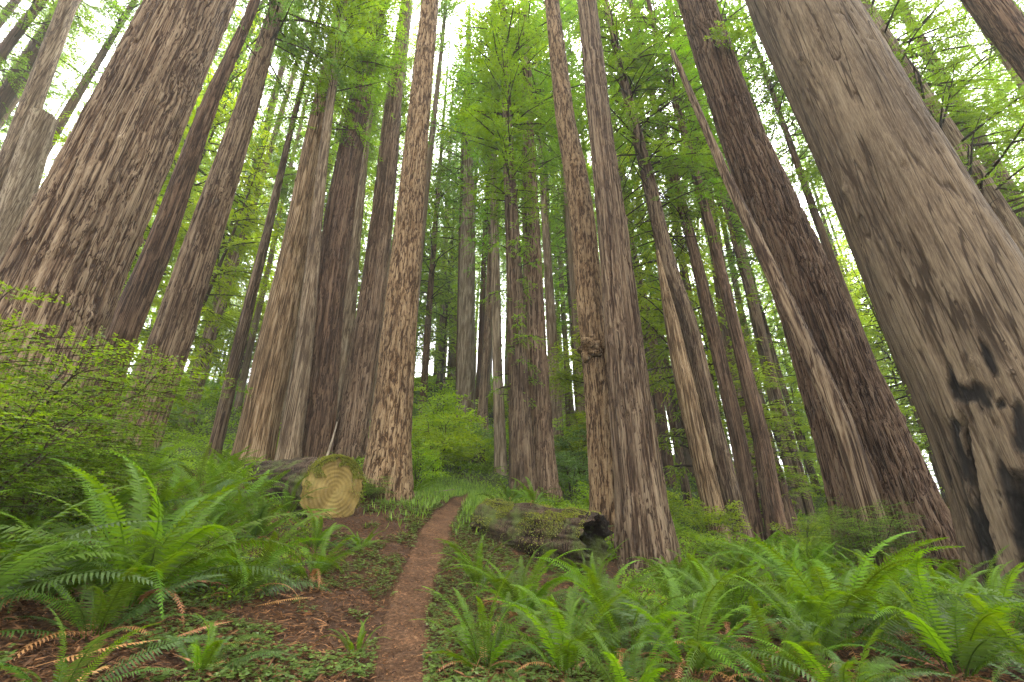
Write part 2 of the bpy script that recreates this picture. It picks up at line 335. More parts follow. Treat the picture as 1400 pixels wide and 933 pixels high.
# ------------------------------------------------------------------ the listed trees
# (bark, depth, ground contact, [(px, py, width px) from base up], crown spec or None, label, name)
# crown spec: (prototype, start row, height m, radius m)
R_, D_ = 'redwood_tree', 'fir_tree'
TREES = [
 dict(n='fir_tree', b='grey', d=13, a=[(-150, 640, 44), (15, 217, 42), (95, 0, 33)], g=0, l='slim grey brown trunk leaning in at the upper picture corner beyond the widest furrowed redwood'),
 dict(n='redwood_tree', b='pale', d=12, a=[(-75, 620, 62), (18, 290, 56), (60, 160, 50)], g=0, broken=1, l='pale broken snag peeking out behind the edge of the widest furrowed redwood'),
 dict(n='redwood_tree', b='redwood', d=7.0, a=[(-25, 650, 225), (93, 370, 182), (178, 185, 155), (265, 0, 132)], g=1, l='widest furrowed grey brown redwood with its foot behind the big leafy shrub'),
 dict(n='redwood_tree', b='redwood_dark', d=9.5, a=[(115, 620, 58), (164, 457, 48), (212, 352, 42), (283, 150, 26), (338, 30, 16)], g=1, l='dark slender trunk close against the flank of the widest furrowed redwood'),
 dict(n='redwood_tree', b='redwood', d=11, a=[(177, 628, 72), (234, 468, 62), (280, 322, 52), (337, 150, 34), (372, 30, 24)], g=1, c=('dense', 95, 14, 3.0), l='straight redwood with a pale lit edge standing clear behind the ferns on the slope'),
 dict(n='fir_tree', b='redwood', d=14, a=[(288, 640, 21), (328, 468, 18), (365, 320, 13), (398, 176, 9)], g=1, c=('thin', 150, 9, 1.6), l='thin dark trunk halfway between two broad pale-edged redwoods on the slope'),
 dict(n='redwood_tree', m='tawny', b='grey', d=13, a=[(340, 655, 58), (377, 471, 50), (402, 343, 37), (425, 210, 28), (448, 96, 20)], g=1, c=('bright', 190, 15, 2.6), l='broad grey redwood with tawny streaks just uphill of the sawn log'),
 dict(n='fir_tree', m='grey', b='grey', d=12.5, a=[(391, 645, 36), (417, 471, 25), (433, 300, 17), (446, 180, 14), (466, 40, 10)], g=1, c=('sprout', 140, 10, 1.3), l='slender pale trunk just behind the bark end of the sawn log'),
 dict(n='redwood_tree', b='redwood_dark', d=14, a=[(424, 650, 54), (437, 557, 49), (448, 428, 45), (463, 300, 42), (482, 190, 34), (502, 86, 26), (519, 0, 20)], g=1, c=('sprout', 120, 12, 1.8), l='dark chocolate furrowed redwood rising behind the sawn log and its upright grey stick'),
 dict(n='redwood_tree', m='reddish', b='redwood', d=15, a=[(474, 622, 52), (485, 557, 45), (506, 428, 36), (522, 300, 31), (539, 129, 22), (556, 0, 15)], g=1, l='reddish grey redwood between the dark furrowed trunk and the plated fir'),
 dict(n='fir_tree', b='fir', d=10.5, a=[(527, 678, 72), (533, 600, 58), (544, 471, 48), (560, 300, 37), (570, 190, 32), (588, 0, 23)], g=1, l='tall tan fir with deeply plated bark standing beside the trail above the sawn log'),
 dict(n='redwood_tree', b='pale', d=24, a=[(379, 580, 17), (393, 510, 15), (408, 420, 13), (420, 330, 10)], g=1, c=('bright', 330, 16, 2.6), l='chalky pale trunk glimpsed between the tawny streaked redwood and the slender pale trunk'),
 dict(n='redwood_tree', b='pale', d=26, a=[(324, 562, 11), (345, 460, 10), (368, 364, 8), (385, 280, 6)], g=1, c=('bright', 330, 16, 2.6), l='narrow chalky trunk close beside the lit edge of the tawny streaked redwood'),
 dict(n='redwood_tree', b='grey', d=22, a=[(253, 582, 24), (275, 505, 21), (294, 434, 18), (332, 327, 12)], g=1, c=('tier', 350, 14, 2.8), l='lone tan trunk deep in the hollow behind the pale-edged redwood'),
 dict(n='redwood_tree', b='grey', d=22, a=[(455, 618, 28), (470, 500, 24), (484, 345, 17), (500, 200, 10)], g=1, c=('bright', 230, 16, 2.4), l='shaded grey trunk filling the gap between the dark furrowed and the reddish grey redwoods'),
 dict(n='redwood_tree', b='pale', d=24, a=[(508, 610, 20), (520, 450, 15), (530, 320, 12), (545, 160, 8)], g=1, c=('bright', 250, 16, 2.4), l='pale strip of trunk showing between the reddish grey redwood and the plated fir'),
 dict(n='fir_tree', b='fir', d=33, a=[(577, 572, 11), (586, 430, 9), (596, 300, 7)], g=1, c=('bright', 470, 30, 3.6), l='brown thin trunk just past the lit flank of the plated fir'),
 dict(n='fir_tree', b='grey', d=44, a=[(603, 526, 12), (606, 420, 9), (609, 320, 7)], g=1, c=('bright', 440, 34, 4.2), l='grey trunk on the hill crest above the bright huckleberry thicket'),
 dict(n='fir_tree', b='redwood', d=48, a=[(615, 524, 7), (617, 420, 6), (619, 320, 4)], g=1, c=('bright', 420, 34, 3.8), l='thin brown trunk on the hill crest close to the twin pale redwood'),
 dict(n='redwood_tree', b='pale', d=28, a=[(635, 602, 30), (637, 520, 25), (640, 300, 19), (641, 257, 15), (639, 150, 9)], g=1, c=('bright', 270, 24, 4.4), l='pale silvery redwood at the far end of the trail with a bright green top'),
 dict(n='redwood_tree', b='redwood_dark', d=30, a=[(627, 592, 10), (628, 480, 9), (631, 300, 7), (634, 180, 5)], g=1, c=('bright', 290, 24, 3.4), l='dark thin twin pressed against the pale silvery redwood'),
 dict(n='redwood_tree', b='redwood', d=27, a=[(658, 602, 22), (660, 560, 14), (664, 500, 12), (668, 430, 10), (671, 330, 7)], g=1, c=('bright', 380, 24, 3.2), l='curved flaring trunk between the pale silvery redwood and the thin trailside pole'),
 dict(n='fir_tree', m='beige', b='grey', d=17, a=[(685, 645, 18), (680, 500, 14), (676, 300, 11), (674, 171, 8)], g=1, c=('sprout', 230, 14, 1.9), l='thin straight grey pole where the trail bends out of sight'),
 dict(n='redwood_tree', b='redwood', d=15, a=[(716, 686, 40), (710, 540, 28), (705, 420, 24), (700, 300, 19), (695, 214, 15), (691, 100, 11), (687, 0, 8)], g=1, c=('sprout', 560, 22, 1.15), c2=('sprout', 300, 18, 2.2), l='sprouting brown trunk tufted with green along its length behind the mossy rotten log'),
 dict(n='redwood_tree', m='reddish', b='redwood', d=16.5, a=[(742, 676, 42), (737, 560, 32), (730, 420, 27), (726, 300, 23), (722, 180, 15)], g=1, c=('bright', 250, 18, 3.2), l='ridged redwood right behind the sprouting trunk with a pale lit rib'),
 dict(n='redwood_tree', b='grey', d=26, a=[(763, 636, 21), (757, 500, 16), (750, 380, 12), (744, 280, 9), (738, 180, 6)], g=1, c=('bright', 290, 24, 3.6), l='knotty grey trunk behind the flank of the ridged redwood'),
 dict(n='fir_tree', b='redwood', d=36, a=[(795, 602, 13), (788, 500, 11), (780, 400, 8)], g=1, c=('bright', 450, 28, 3.6), l='brown leaning trunk in the green gap before the burl fir'),
 dict(n='fir_tree', b='redwood', d=44, a=[(778, 598, 9), (774, 480, 7), (768, 380, 5)], g=1, c=('bright', 460, 34, 3.8), l='thin straight trunk in the middle of the green gap before the burl fir'),
 dict(n='fir_tree', b='grey', d=30, a=[(806, 630, 10), (798, 500, 9), (786, 370, 7)], g=1, c=('bright', 420, 24, 3.0), l='slim grey trunk brushing the edge of the burl fir'),
 dict(n='fir_tree', b='fir', d=10.3, a=[(829, 722, 44), (824, 600, 42), (817, 500, 40), (808, 430, 37), (797, 300, 34), (786, 225, 31), (774, 175, 27), (764, 90, 23), (754, 0, 19)], g=1, burl=(808, 482), l='crooked fir with a round burl at mid height and a kink higher up'),
 dict(n='redwood_tree', b='redwood', d=9.0, a=[(889, 792, 92), (878, 690, 72), (859, 523, 57), (847, 400, 47), (836, 300, 40), (823, 193, 33), (802, 0, 26)], g=1, l='boldly ridged straight redwood in front of the burl fir'),
 dict(n='fir_tree', m='tawny', b='pale', d=13.4, a=[(988, 752, 34), (968, 665, 31), (936, 525, 27), (918, 440, 20), (908, 390, 12), (899, 345, 5)], g=1, broken=1, l='pale barkless trunk pressed along a darker one among the slim leaning trunks'),
 dict(n='fir_tree', b='redwood', d=14.0, a=[(1022, 778, 38), (978, 600, 29), (941, 440, 26), (915, 370, 24), (888, 252, 19), (850, 100, 12), (832, 20, 9)], g=1, c=('bare', 330, 18, 2.9), l='slim grey trunk with bare drooping twigs high up behind the pale barkless one'),
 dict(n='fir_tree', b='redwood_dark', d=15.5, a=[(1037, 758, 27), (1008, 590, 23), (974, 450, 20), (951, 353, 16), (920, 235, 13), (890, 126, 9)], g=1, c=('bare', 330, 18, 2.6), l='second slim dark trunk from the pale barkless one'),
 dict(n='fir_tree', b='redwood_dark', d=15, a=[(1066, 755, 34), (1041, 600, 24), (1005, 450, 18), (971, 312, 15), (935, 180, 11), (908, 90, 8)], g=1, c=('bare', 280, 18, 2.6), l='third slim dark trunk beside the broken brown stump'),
 dict(n='fir_tree', b='redwood', d=19, a=[(1121, 752, 15), (1092, 640, 14), (1062, 535, 12), (1034, 440, 10), (1007, 343, 7)], g=1, c=('bare', 380, 14, 2.2), l='slender bowed trunk between the broken stump and the shaggy leaning redwood'),
 dict(n='fir_tree', b='redwood', d=27, a=[(1118, 672, 12), (1094, 600, 11), (1068, 520, 8), (1040, 420, 5)], g=1, c=('bright', 500, 16, 2.4), l='short looking far trunk just uphill of the slender bowed trunk'),
 dict(n='fir_tree', b='redwood', d=24, a=[(944, 700, 13), (920, 580, 11), (885, 424, 8), (860, 310, 5)], g=1, c=('bare', 420, 16, 2.2), l='thin slanting trunk crossing behind the boldly ridged redwood'),
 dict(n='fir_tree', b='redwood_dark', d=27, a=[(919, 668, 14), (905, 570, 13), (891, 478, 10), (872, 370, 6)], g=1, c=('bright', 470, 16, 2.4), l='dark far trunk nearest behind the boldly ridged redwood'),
 dict(n='fir_tree', b='redwood', d=31, a=[(945, 652, 13), (934, 560, 12), (922, 480, 10), (905, 380, 7)], g=1, c=('bright', 480, 18, 2.6), l='far reddish trunk behind the pale barkless trunk'),
 dict(n='redwood_tree', b='redwood_red', d=8.6, a=[(1238, 790, 178), (1190, 640, 140), (1138, 500, 108), (1110, 420, 95), (1062, 300, 78), (1019, 201, 64), (980, 90, 56), (951, 0, 51)], g=1, l='shaggy reddish brown redwood with stringy bark and a fern tuft on its side'),
 dict(n='fir_tree', m='redwood', b='pale', d=7.7, a=[(1212, 772, 38), (1155, 585, 34), (1078, 420, 25), (991, 237, 14), (920, 72, 7)], g=1, broken=1, l='skinny dead trunk leaning across the front of the shaggy redwood'),
 dict(n='redwood_tree', b='dead', d=5.8, a=[(1490, 830, 330), (1395, 600, 282), (1280, 378, 236), (1191, 200, 188), (1086, 0, 148)], g=1, char=1, l='giant smooth grey trunk with black burn scars near its foot'),
 dict(n='redwood_tree', b='grey', d=12.5, a=[(1610, 760, 80), (1440, 420, 64), (1379, 327, 58), (1318, 227, 53), (1233, 100, 44), (1168, 0, 36)], g=1, c=('spread', 330, 17, 3.8), l='hazy grey trunk behind the giant burn-scarred trunk with long bare branches'),
 dict(n='redwood_tree', b='redwood_dark', d=8.5, a=[(1875, 760, 110), (1520, 215, 78), (1402, 70, 70), (1345, 0, 67)], g=0, l='dark trunk cutting the top corner beyond the giant burn-scarred trunk'),
]

# ------------------------------------------------------------------ terrain
path_px = [(538, 1010, 2.5, 86), (545, 933, 3.4, 74), (553, 850, 4.6, 60), (573, 780, 6.2, 52), (590, 740, 7.6, 45), (604, 710, 9.2, 36), (625, 685, 11.5, 22), (651, 667, 14.6, 12)]
ctl = [at(x, y, d) for x, y, d, w in path_px]
for t in TREES:
    if t['g'] and t['a'][0][0] < 1300:
        x, y, w = t['a'][0]; ctl.append(at(x, y, t['d']))
ctl += [at(672, 655, 18.5), at(60, 660, 6.0), at(470, 708, 8.2), at(350, 740, 6.5), at(200, 830, 3.8), at(40, 800, 3.6), at(60, 930, 2.6), at(300, 930, 3.0), at(420, 800, 5.2),
        at(640, 760, 7.4), at(830, 800, 7.4), at(700, 930, 3.2), at(800, 860, 4.8), at(950, 900, 3.6), at(1100, 905, 3.6), at(1350, 905, 3.6), at(1050, 800, 7.5), at(1250, 860, 5.0), at(1500, 860, 5.0), at(1480, 880, 5.8),
        at(780, 625, 24), at(850, 690, 20), at(590, 545, 42), at(700, 560, 40), at(560, 660, 13), at(220, 600, 17), at(120, 590, 14), at(-100, 620, 9)]
ctl += [np.array(p, float) for p in [(0, 0, -.05), (-3, 0, .35), (3, 0, -.1), (0, -8, -1.5), (-12, -8, 0), (12, -8, -2), (-14, 2, 2.0), (14, 2, 0), (30, 10, -1), (-30, 12, 8),
        (-30, 40, 13), (30, 40, 3.5), (55, 30, 0), (-60, 30, 17), (0, 70, 23), (-35, 75, 24), (35, 75, 9), (-90, 90, 30), (90, 80, 3), (0, 130, 30), (-70, 140, 36), (70, 140, 14), (0, 190, 32), (120, 170, 14), (-120, 170, 42), (60, -10, -3), (-60, -10, 8)]]
ctl = np.array(ctl)
_S = 20.0


def _U(r2): return np.where(r2 > 1e-12, .5 * r2 * np.log(np.maximum(r2, 1e-12)), 0)


_C = ctl[:, :2] / _S; _n = len(_C)
_K = _U(((_C[:, None] - _C[None]) ** 2).sum(-1)) + np.eye(_n) * 2e-3
_P = np.c_[np.ones(_n), _C]
_A = np.block([[_K, _P], [_P.T, np.zeros((3, 3))]])
_w = np.linalg.solve(_A, np.r_[ctl[:, 2], 0, 0, 0])


def gz(x, y, rough=True):
    x = np.asarray(x, float); y = np.asarray(y, float); sh = np.broadcast(x, y).shape
    q = np.stack(np.broadcast_arrays(x, y), -1).reshape(-1, 2)
    o = np.empty(len(q))
    for i in range(0, len(q), 20000):
        c = q[i:i + 20000] / _S
        o[i:i + 20000] = _U(((c[:, None] - _C[None]) ** 2).sum(-1)) @ _w[:_n] + _w[_n] + c @ _w[_n + 1:]
    if rough:
        o += .05 * noise3(q[:, 0] * 1.3, q[:, 1] * 1.3, 5.5) + .018 * noise3(q[:, 0] * 5, q[:, 1] * 5, 1.5)
        far = sstep(10, 40, q[:, 1])
        o += far * .5 * noise3(q[:, 0] * .16, q[:, 1] * .16, 9.1)
    return o.reshape(sh)


# path centre line (x,y) dense
pc = np.array([at(x, y, d)[:2] for x, y, d, w in path_px])
pw = np.array([w * d / 640.0 for x, y, d, w in path_px])
pw = np.clip(pw, .28, .6) * .92
_s = np.r_[0, np.cumsum(np.linalg.norm(np.diff(pc, axis=0), axis=1))]
sd = np.linspace(0, _s[-1], 420)
def _smooth(vals):
    v = np.interp(sd, _s, vals); k = np.ones(31) / 31
    return np.convolve(np.pad(v, 15, mode='reflect', reflect_type='odd'), k, 'valid')
PX, PY, PW = _smooth(pc[:, 0]), _smooth(pc[:, 1]), _smooth(pw)


def path_dist(x, y):
    """signed-less distance to the trail centre divided by its half width"""
    x = np.asarray(x, float).ravel(); y = np.asarray(y, float).ravel(); o = np.empty(len(x))
    for i in range(0, len(x), 20000):
        d2 = (x[i:i + 20000, None] - PX[None, ::4]) ** 2 + (y[i:i + 20000, None] - PY[None, ::4]) ** 2
        o[i:i + 20000] = np.sqrt(d2.min(1))
    return o


def green_mask(x, y):
    """how leafy the floor is, 0 bare litter .. 1 green"""
    return sstep(9, 15, y) * .6 + .3 * sstep(2.0, 6, x) * sstep(5, 8, y)


def build_ground():
    nx, ny = 420, 460
    a = np.linspace(-1, 1, nx); xs = np.sinh(a * 4.6) / np.sinh(4.6) * 150
    b = np.linspace(0, 1, ny); ys = -14 + 12 * np.minimum(b / .06, 1) + np.where(b > .06, 0, 0)
    bb = np.clip((b - .06) / .94, 0, 1); ys = np.where(b <= .06, -16 + 17 * b / .06, 1 + np.sinh(bb * 4.4) / np.sinh(4.4) * 200)
    X, Y = np.meshgrid(xs, ys)
    Z = gz(X, Y)
    pd = path_dist(X, Y).reshape(X.shape)
    Z -= .05 * (1 - sstep(.2, .45, pd))
    T = green_mask(X, Y)
    g = Geo(); g.add(np.stack([X, Y, Z], -1).reshape(-1, 3), grid_faces(ny, nx, False), 0, T.ravel())
    o = link('ground', g.mesh('ground', [M['ground']], True)); tag(o, kind='structure', label='sloping forest floor of brown needle litter')


def build_path():
    nl = 17
    t = np.gradient(np.stack([PX, PY], 1), axis=0); t /= np.linalg.norm(t, axis=1)[:, None]
    nrm = np.stack([t[:, 1], -t[:, 0]], 1)
    u = np.linspace(-1, 1, nl)
    wob = 1 + .22 * noise3(sd * 1.8, 0, 3.3); wob2 = 1 + .22 * noise3(sd * 1.8, 7, 1.3)
    half = PW[:, None] * .5 * np.where(u[None] < 0, wob[:, None], wob2[:, None]) * 1.12
    half = half * (1 - .75 * sstep(.7, 1.0, sd / sd[-1]))[:, None]
    X = PX[:, None] + nrm[:, :1] * u[None] * half; Y = PY[:, None] + nrm[:, 1:] * u[None] * half
    Z = gz(X, Y) - .022 + .008 * noise3(X * 9, Y * 9, 2.2) - .05 * sstep(.82, 1, np.abs(u))[None] + .02 * (np.abs(u)[None] ** 2)
    g = Geo(); g.add(np.stack([X, Y, Z], -1).reshape(-1, 3), grid_faces(len(sd), nl, False))
    o = link('path', g.mesh('path', [M['path']], True)); tag(o, kind='structure', label='narrow reddish dirt trail climbing the slope')


build_ground(); build_path()


# ------------------------------------------------------------------ trunks
def bark_height(kind, X, Y, H, R):
    """relief 0..1 for points on the unit mantle (metres)"""
    if kind in ('redwood', 'redwood_dark', 'redwood_red', 'log'):
        fa, fb = (8.0, .13) if kind != 'redwood_red' else (10.0, .15)
        wx = .10 * noise3(X * 1.5, Y * 1.5, H * .8) + .03 * noise3(X * 4, Y * 4, H * 2.2)
        n1 = noise3((X + wx) * fa, (Y + wx) * fa, H * fb)
        n2 = noise3((X + wx) * fa * 2.0 + 7, (Y - wx) * fa * 2.0, H * fb * 1.5)
        n3 = noise3(X * 30, Y * 30 + 3, H * 1.6)
        n4 = noise3(X * 10, Y * 10, H * 6.0)
        f = (1 - np.exp(-(np.abs(n1) / .17) ** 1.3)) * .52 + (1 - np.exp(-(np.abs(n2) / .18) ** 1.3)) * .36 + .20 * n3 + .06 * n4 * sstep(.1, .3, np.abs(n1)) + .08
        return np.clip(f, -.15, 1.25)
    if kind == 'fir':
        wx = .25 * noise3(X * 3, Y * 3, H * 2.0)
        n1 = noise3(X * 8 + wx, Y * 8 + wx, H * 1.1)
        n2 = noise3(X * 14 + 4, Y * 14 + wx * 2, H * 3.2)
        n3 = noise3(X * 30, Y * 30, H * 10)
        return np.clip(sstep(0, .26, np.abs(n1)) * .55 + sstep(0, .30, np.abs(n2)) * .38 + .12 * n3 + .05, -.1, 1.2)
    if kind == 'dead':
        wx = .06 * noise3(X * 1.5, Y * 1.5, H * .7)
        n1 = noise3((X + wx) * 7, (Y + wx) * 7, H * .16); n2 = noise3((X + wx) * 24, (Y + wx) * 24, H * .45); n5 = noise3(X * 40, Y * 40, H * 1.5)
        n3 = noise3(X * 5, Y * 5, H * 3.0); n4 = noise3(X * 1.6, Y * 1.6, H * .6)
        crk = (1 - sstep(0, .05, np.abs(n1))) * sstep(-.1, .3, noise3(X * 2, Y * 2, H * .4))
        n6 = noise3((X + wx) * 4.5 + 9, (Y + wx) * 4.5, H * .10)
        fur = np.exp(-(np.abs(n6) / .10) ** 1.4)
        return np.clip(.60 + .20 * n2 + .10 * n5 + .10 * n3 + .18 * n4 - .45 * crk - .24 * fur, -.4, 1.2)
    n1 = noise3(X * 10, Y * 10, H * .6); n2 = noise3(X * 24, Y * 24, H * 2.0)
    return np.clip(sstep(0, .35, np.abs(n1)) * .55 + .3 * n2 + .3, -.1, 1.2)


AMP = dict(redwood=.085, redwood_dark=.085, redwood_red=.085, fir=.055, grey=.026, pale=.02, dead=.045, log=.05)
CH_BLOBS_OLD = [(1322, 535, 38, 26, -.2), (1300, 520, 16, 34, 0), (1345, 555, 30, 22, 0), (1352, 492, 14, 44, -.35), (1370, 560, 22, 22, 0), (1308, 600, 16, 26, 0), (1318, 650, 26, 90, -.2), (1338, 730, 30, 110, -.25), (1352, 800, 26, 60, -.2),
            (1292, 630, 14, 46, -.2), (1372, 640, 24, 80, -.2), (1396, 690, 30, 110, -.25), (1398, 600, 26, 60, -.2), (1410, 780, 40, 60, -.2)]


CH_BLOBS = [(1330, 540, 30, 17, -.3), (1303, 530, 8, 26, -.2), (1345, 550, 14, 20, -.2), (1352, 492, 8, 34, -.45), (1369, 552, 9, 10, 0), (1303, 585, 8, 14, 0), (1316, 640, 11, 66, -.3), (1340, 735, 15, 90, -.3),
            (1350, 790, 13, 50, -.2), (1292, 640, 5, 36, -.3), (1372, 660, 12, 60, -.3), (1392, 720, 18, 90, -.3), (1396, 590, 14, 46, -.2), (1410, 790, 26, 50, -.2)]


def project(P):
    d = P - EYE
    yy = d[:, 1] * CP + d[:, 2] * SP; up = -d[:, 1] * SP + d[:, 2] * CP
    return 700 + F * d[:, 0] / yy, 466.5 - F * up / yy


def trunk_axis(t):
    d = t['d']; a = t['a']
    P0 = at(a[0][0], a[0][1], d)
    pts, rad = [], []
    for px, py, w in a:
        r = ray(px, py)
        tt = (r[0] * P0[0] + P0[1]) / (r[0] ** 2 + 1)
        p = EYE + r * tt
        den = F * CP - (466.5 - py) * SP
        phi = math.atan2(p[0], p[1]); dist = math.hypot(p[0], p[1])
        al = w * math.cos(phi) ** 2 / (2 * den)
        pts.append(p); rad.append(dist * math.sin(al))
    return np.array(pts), np.array(rad)


def trunk_tree(t, idx):
    pts, rad = trunk_axis(t)
    kind = t['b']
    base = np.array([pts[0][0], pts[0][1], float(gz(pts[0][0], pts[0][1]))])
    zs = pts[:, 2].copy()
    if not t['g'] or t['a'][0][0] > 1300:   # foot not seen: let the trunk run down to the floor
        pass
    zlow = min(base[2], zs[0]) - .8
    # extend below (flare) and above (towards the top)
    sl = (pts[1] - pts[0]) / max(pts[1][2] - pts[0][2], .1)
    lowp = pts[0] + sl * (zlow - zs[0]) * .6; lowp[2] = zlow
    P = [lowp] + list(pts); Rr = [rad[0] * 1.10] + list(rad)
    ztop = zs[-1]
    if not t.get('broken'):
        h_more = max(14.0, 46 - (ztop - base[2]))
        dir_ = (pts[-1] - pts[max(0, len(pts) - 3)]); dir_ = dir_ / dir_[2]
        dir_[:2] *= .5
        taper = max(.05, rad[-1])
        P += [pts[-1] + dir_ * h_more * .5, pts[-1] + dir_ * h_more]; Rr += [taper * .62, taper * .15]
    P = np.array(P); Rr = np.array(Rr)
    # smooth resample
    wpx = max(w for _, _, w in t['a'])
    n = int(np.clip(wpx * 1.45, 12, 330))
    vis_len = 0.73 * abs(t['a'][0][1] - max(t['a'][-1][1], -40)) * 1.25
    rows = int(np.clip(vis_len / (1.7 if wpx > 60 else 2.6), 30, 480))
    z_end = ztop + .5
    zz = np.unique(np.r_[np.linspace(P[0][2], zs[0] + .15, max(6, rows // 12)), np.linspace(zs[0] + .15, z_end if z_end < P[-1][2] else P[-1][2], rows), np.linspace(min(z_end, P[-1][2] - .01), P[-1][2], 14)])
    zk = P[:, 2]

    def interp(v):
        o = np.interp(zz, zk, v)
        # light smoothing over ~1 m
        fine = np.linspace(zz[0], zz[-1], 900); vv = np.interp(fine, zk, v); k = 41
        vv = np.convolve(np.pad(vv, k // 2, mode='reflect', reflect_type='odd'), np.ones(k) / k, 'valid')
        return np.interp(zz, fine, vv)
    AX, AY, AR = interp(P[:, 0]), interp(P[:, 1]), np.maximum(np.interp(zz, zk, Rr), .02)
    th = np.linspace(0, 2 * np.pi, n, endpoint=False)
    seed = idx * 13.7
    TH, ZZ = np.meshgrid(th, zz)
    RR = AR[:, None] * np.ones_like(TH)
    hh = ZZ - zs[0]
    # slow irregularity of the section and buttress lobes at the foot
    lob = noise3(np.cos(TH) * 1.7 + seed, np.sin(TH) * 1.7, hh * .12)
    but = noise3(np.cos(TH) * 2.6 + seed + 5, np.sin(TH) * 2.6, hh * .2)
    RR = RR * (1 + .055 * lob + (.10 + .30 * but) * (.3 if t.get('broken') else 1) * np.exp(-np.maximum(hh, 0) / .55))
    tw = TH + hh * .02 + seed
    R0 = np.mean(rad)
    bh = bark_height(kind, np.cos(tw) * RR + seed, np.sin(tw) * RR - seed, hh + seed, R0) if wpx > 11 else np.full_like(TH, .55) + .2 * noise3(np.cos(tw) * 4, np.sin(tw) * 4, hh * .5)
    amp = AMP[kind] * min(1.0, R0 / .55) * (1 + .5 * np.exp(-np.maximum(hh, 0) / 1.0))
    R1 = RR + (bh - .75) * amp
    # old limb scars and knots
    if wpx > 16:
        rk = np.random.default_rng(idx + 50)
        for _ in range(int(14 + 10 * R0)):
            kt, kz, ks = rk.uniform(0, 6.28), rk.uniform(zs[0] + 2, max(z_end, zs[0] + 3)), rk.uniform(.04, .09)
            dth = (TH - kt + np.pi) % (2 * np.pi) - np.pi
            g2 = np.exp(-((dth * RR / ks) ** 2 + ((ZZ - kz) / (ks * 1.2)) ** 2))
            R1 += g2 * rk.choice([.05, .035, -.03]) * min(1, R0 / .4)
    X = AX[:, None] + np.cos(TH) * R1; Y = AY[:, None] + np.sin(TH) * R1
    V = np.stack([X, Y, ZZ], -1).reshape(-1, 3)
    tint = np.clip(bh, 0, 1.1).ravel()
    if t.get('broken'):   # ragged snapped top
        V = V.reshape(len(zz), n, 3); k = noise3(np.cos(th) * 3 + seed, np.sin(th) * 3, 1.0)
        V[-4:, :, 2] += (k[None] * .35); V = V.reshape(-1, 3)
    if t.get('char'):
        # burn scars: real charred wood, measured on the mantle facing the trail
        qx, qy = project(V)
        front = ((V[:, 0] - np.repeat(AX, n)) * -base[0] + (V[:, 1] - np.repeat(AY, n)) * -base[1]) > 0
        c = np.zeros(len(V))
        wob = noise3(V[:, 0] * 9, V[:, 1] * 9, V[:, 2] * 2) * .6 + noise3(V[:, 0] * 32, V[:, 1] * 32, V[:, 2] * 5) * .4
        for bx, by, ax_, ay_, sk in CH_BLOBS:
            ddx = (qx - bx - (qy - by) * -sk) / (ax_ * .9); ddy = (qy - by) / (ay_ * .88)
            c = np.maximum(c, 1 - sstep(.45, 1.2, np.sqrt(ddx ** 2 + ddy ** 2) + wob))
        c *= front
        # deep slots burnt into the wood
        slot = np.zeros(len(V))
        for x0, y0, x1, y1, w_ in [(1312, 560, 1360, 830, 7), (1392, 640, 1412, 790, 16)]:
            u = np.clip((qy - y0) / (y1 - y0), 0, 1); cx = x0 + (x1 - x0) * u
            s = (1 - sstep(.5, 1.1, np.abs(qx - cx) / w_ + wob * .4)) * ((qy > y0) & (qy < y1)) * np.minimum(1, np.minimum(u, 1 - u) * 8)
            slot = np.maximum(slot, s)
        slot *= front
        ca = np.stack([np.repeat(AX, n), np.repeat(AY, n), V[:, 2]], 1)
        inn = norm(ca - V)
        V = V + inn * (slot * .16 + c * .05)[:, None]
        c = np.maximum(c * .93, slot * .85)
        tint = np.clip(tint - .0, 0, 1)
    V = V - base
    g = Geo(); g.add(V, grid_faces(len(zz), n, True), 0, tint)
    top = np.r_[np.arange(n) + (len(zz) - 1) * n]
    cv = np.vstack([V[top], V[top].mean(0) - [0, 0, .15 if t.get('broken') else 0]])
    g.add(cv, np.stack([np.arange(n), (np.arange(n) + 1) % n, np.full(n, n)], 1), 0, .2)
    me = g.mesh('trunk', [M[t.get('m', kind)]], True)
    if t.get('char'):
        at_ = me.attributes.new('char', 'FLOAT', 'POINT'); at_.data.foreach_set('value', np.r_[c, np.zeros(n + 1)].astype(np.float32))
    root = link(t['n'], None, loc=base)
    tag(root, t['l'], 'tree')
    link('trunk', me, root)
    t['root'], t['base'] = root, base
    t['axis'] = (zz, AX, AY, AR)
    if t.get('burl'):
        px, py = t['burl']; r = ray(px, py); tt = (r[0] * base[0] + base[1]) / (r[0] ** 2 + 1); zc = EYE[2] + r[2] * tt
        build_burl(root, np.array([np.interp(zc, zz, AX), np.interp(zc, zz, AY), zc]) - base, float(np.interp(zc, zz, AR)))
    for key in ('c', 'c2'):
        if key in t:
            proto, row, H, R = t[key]; R *= 1.3
            # crown start height on the axis for that picture row
            k = int(np.argmin(np.abs(np.array([project(np.array([[ax, ay, z]]))[1][0] for z, ax, ay in zip(zz, AX, AY)]) - row)))
            p = np.array([AX[k], AY[k], zz[k]])
            q = np.array([np.interp(zz[k] + H, zz, AX), np.interp(zz[k] + H, zz, AY), zz[k] + H])
            put_crown(root, proto, p - base, norm(q - p), H, R)


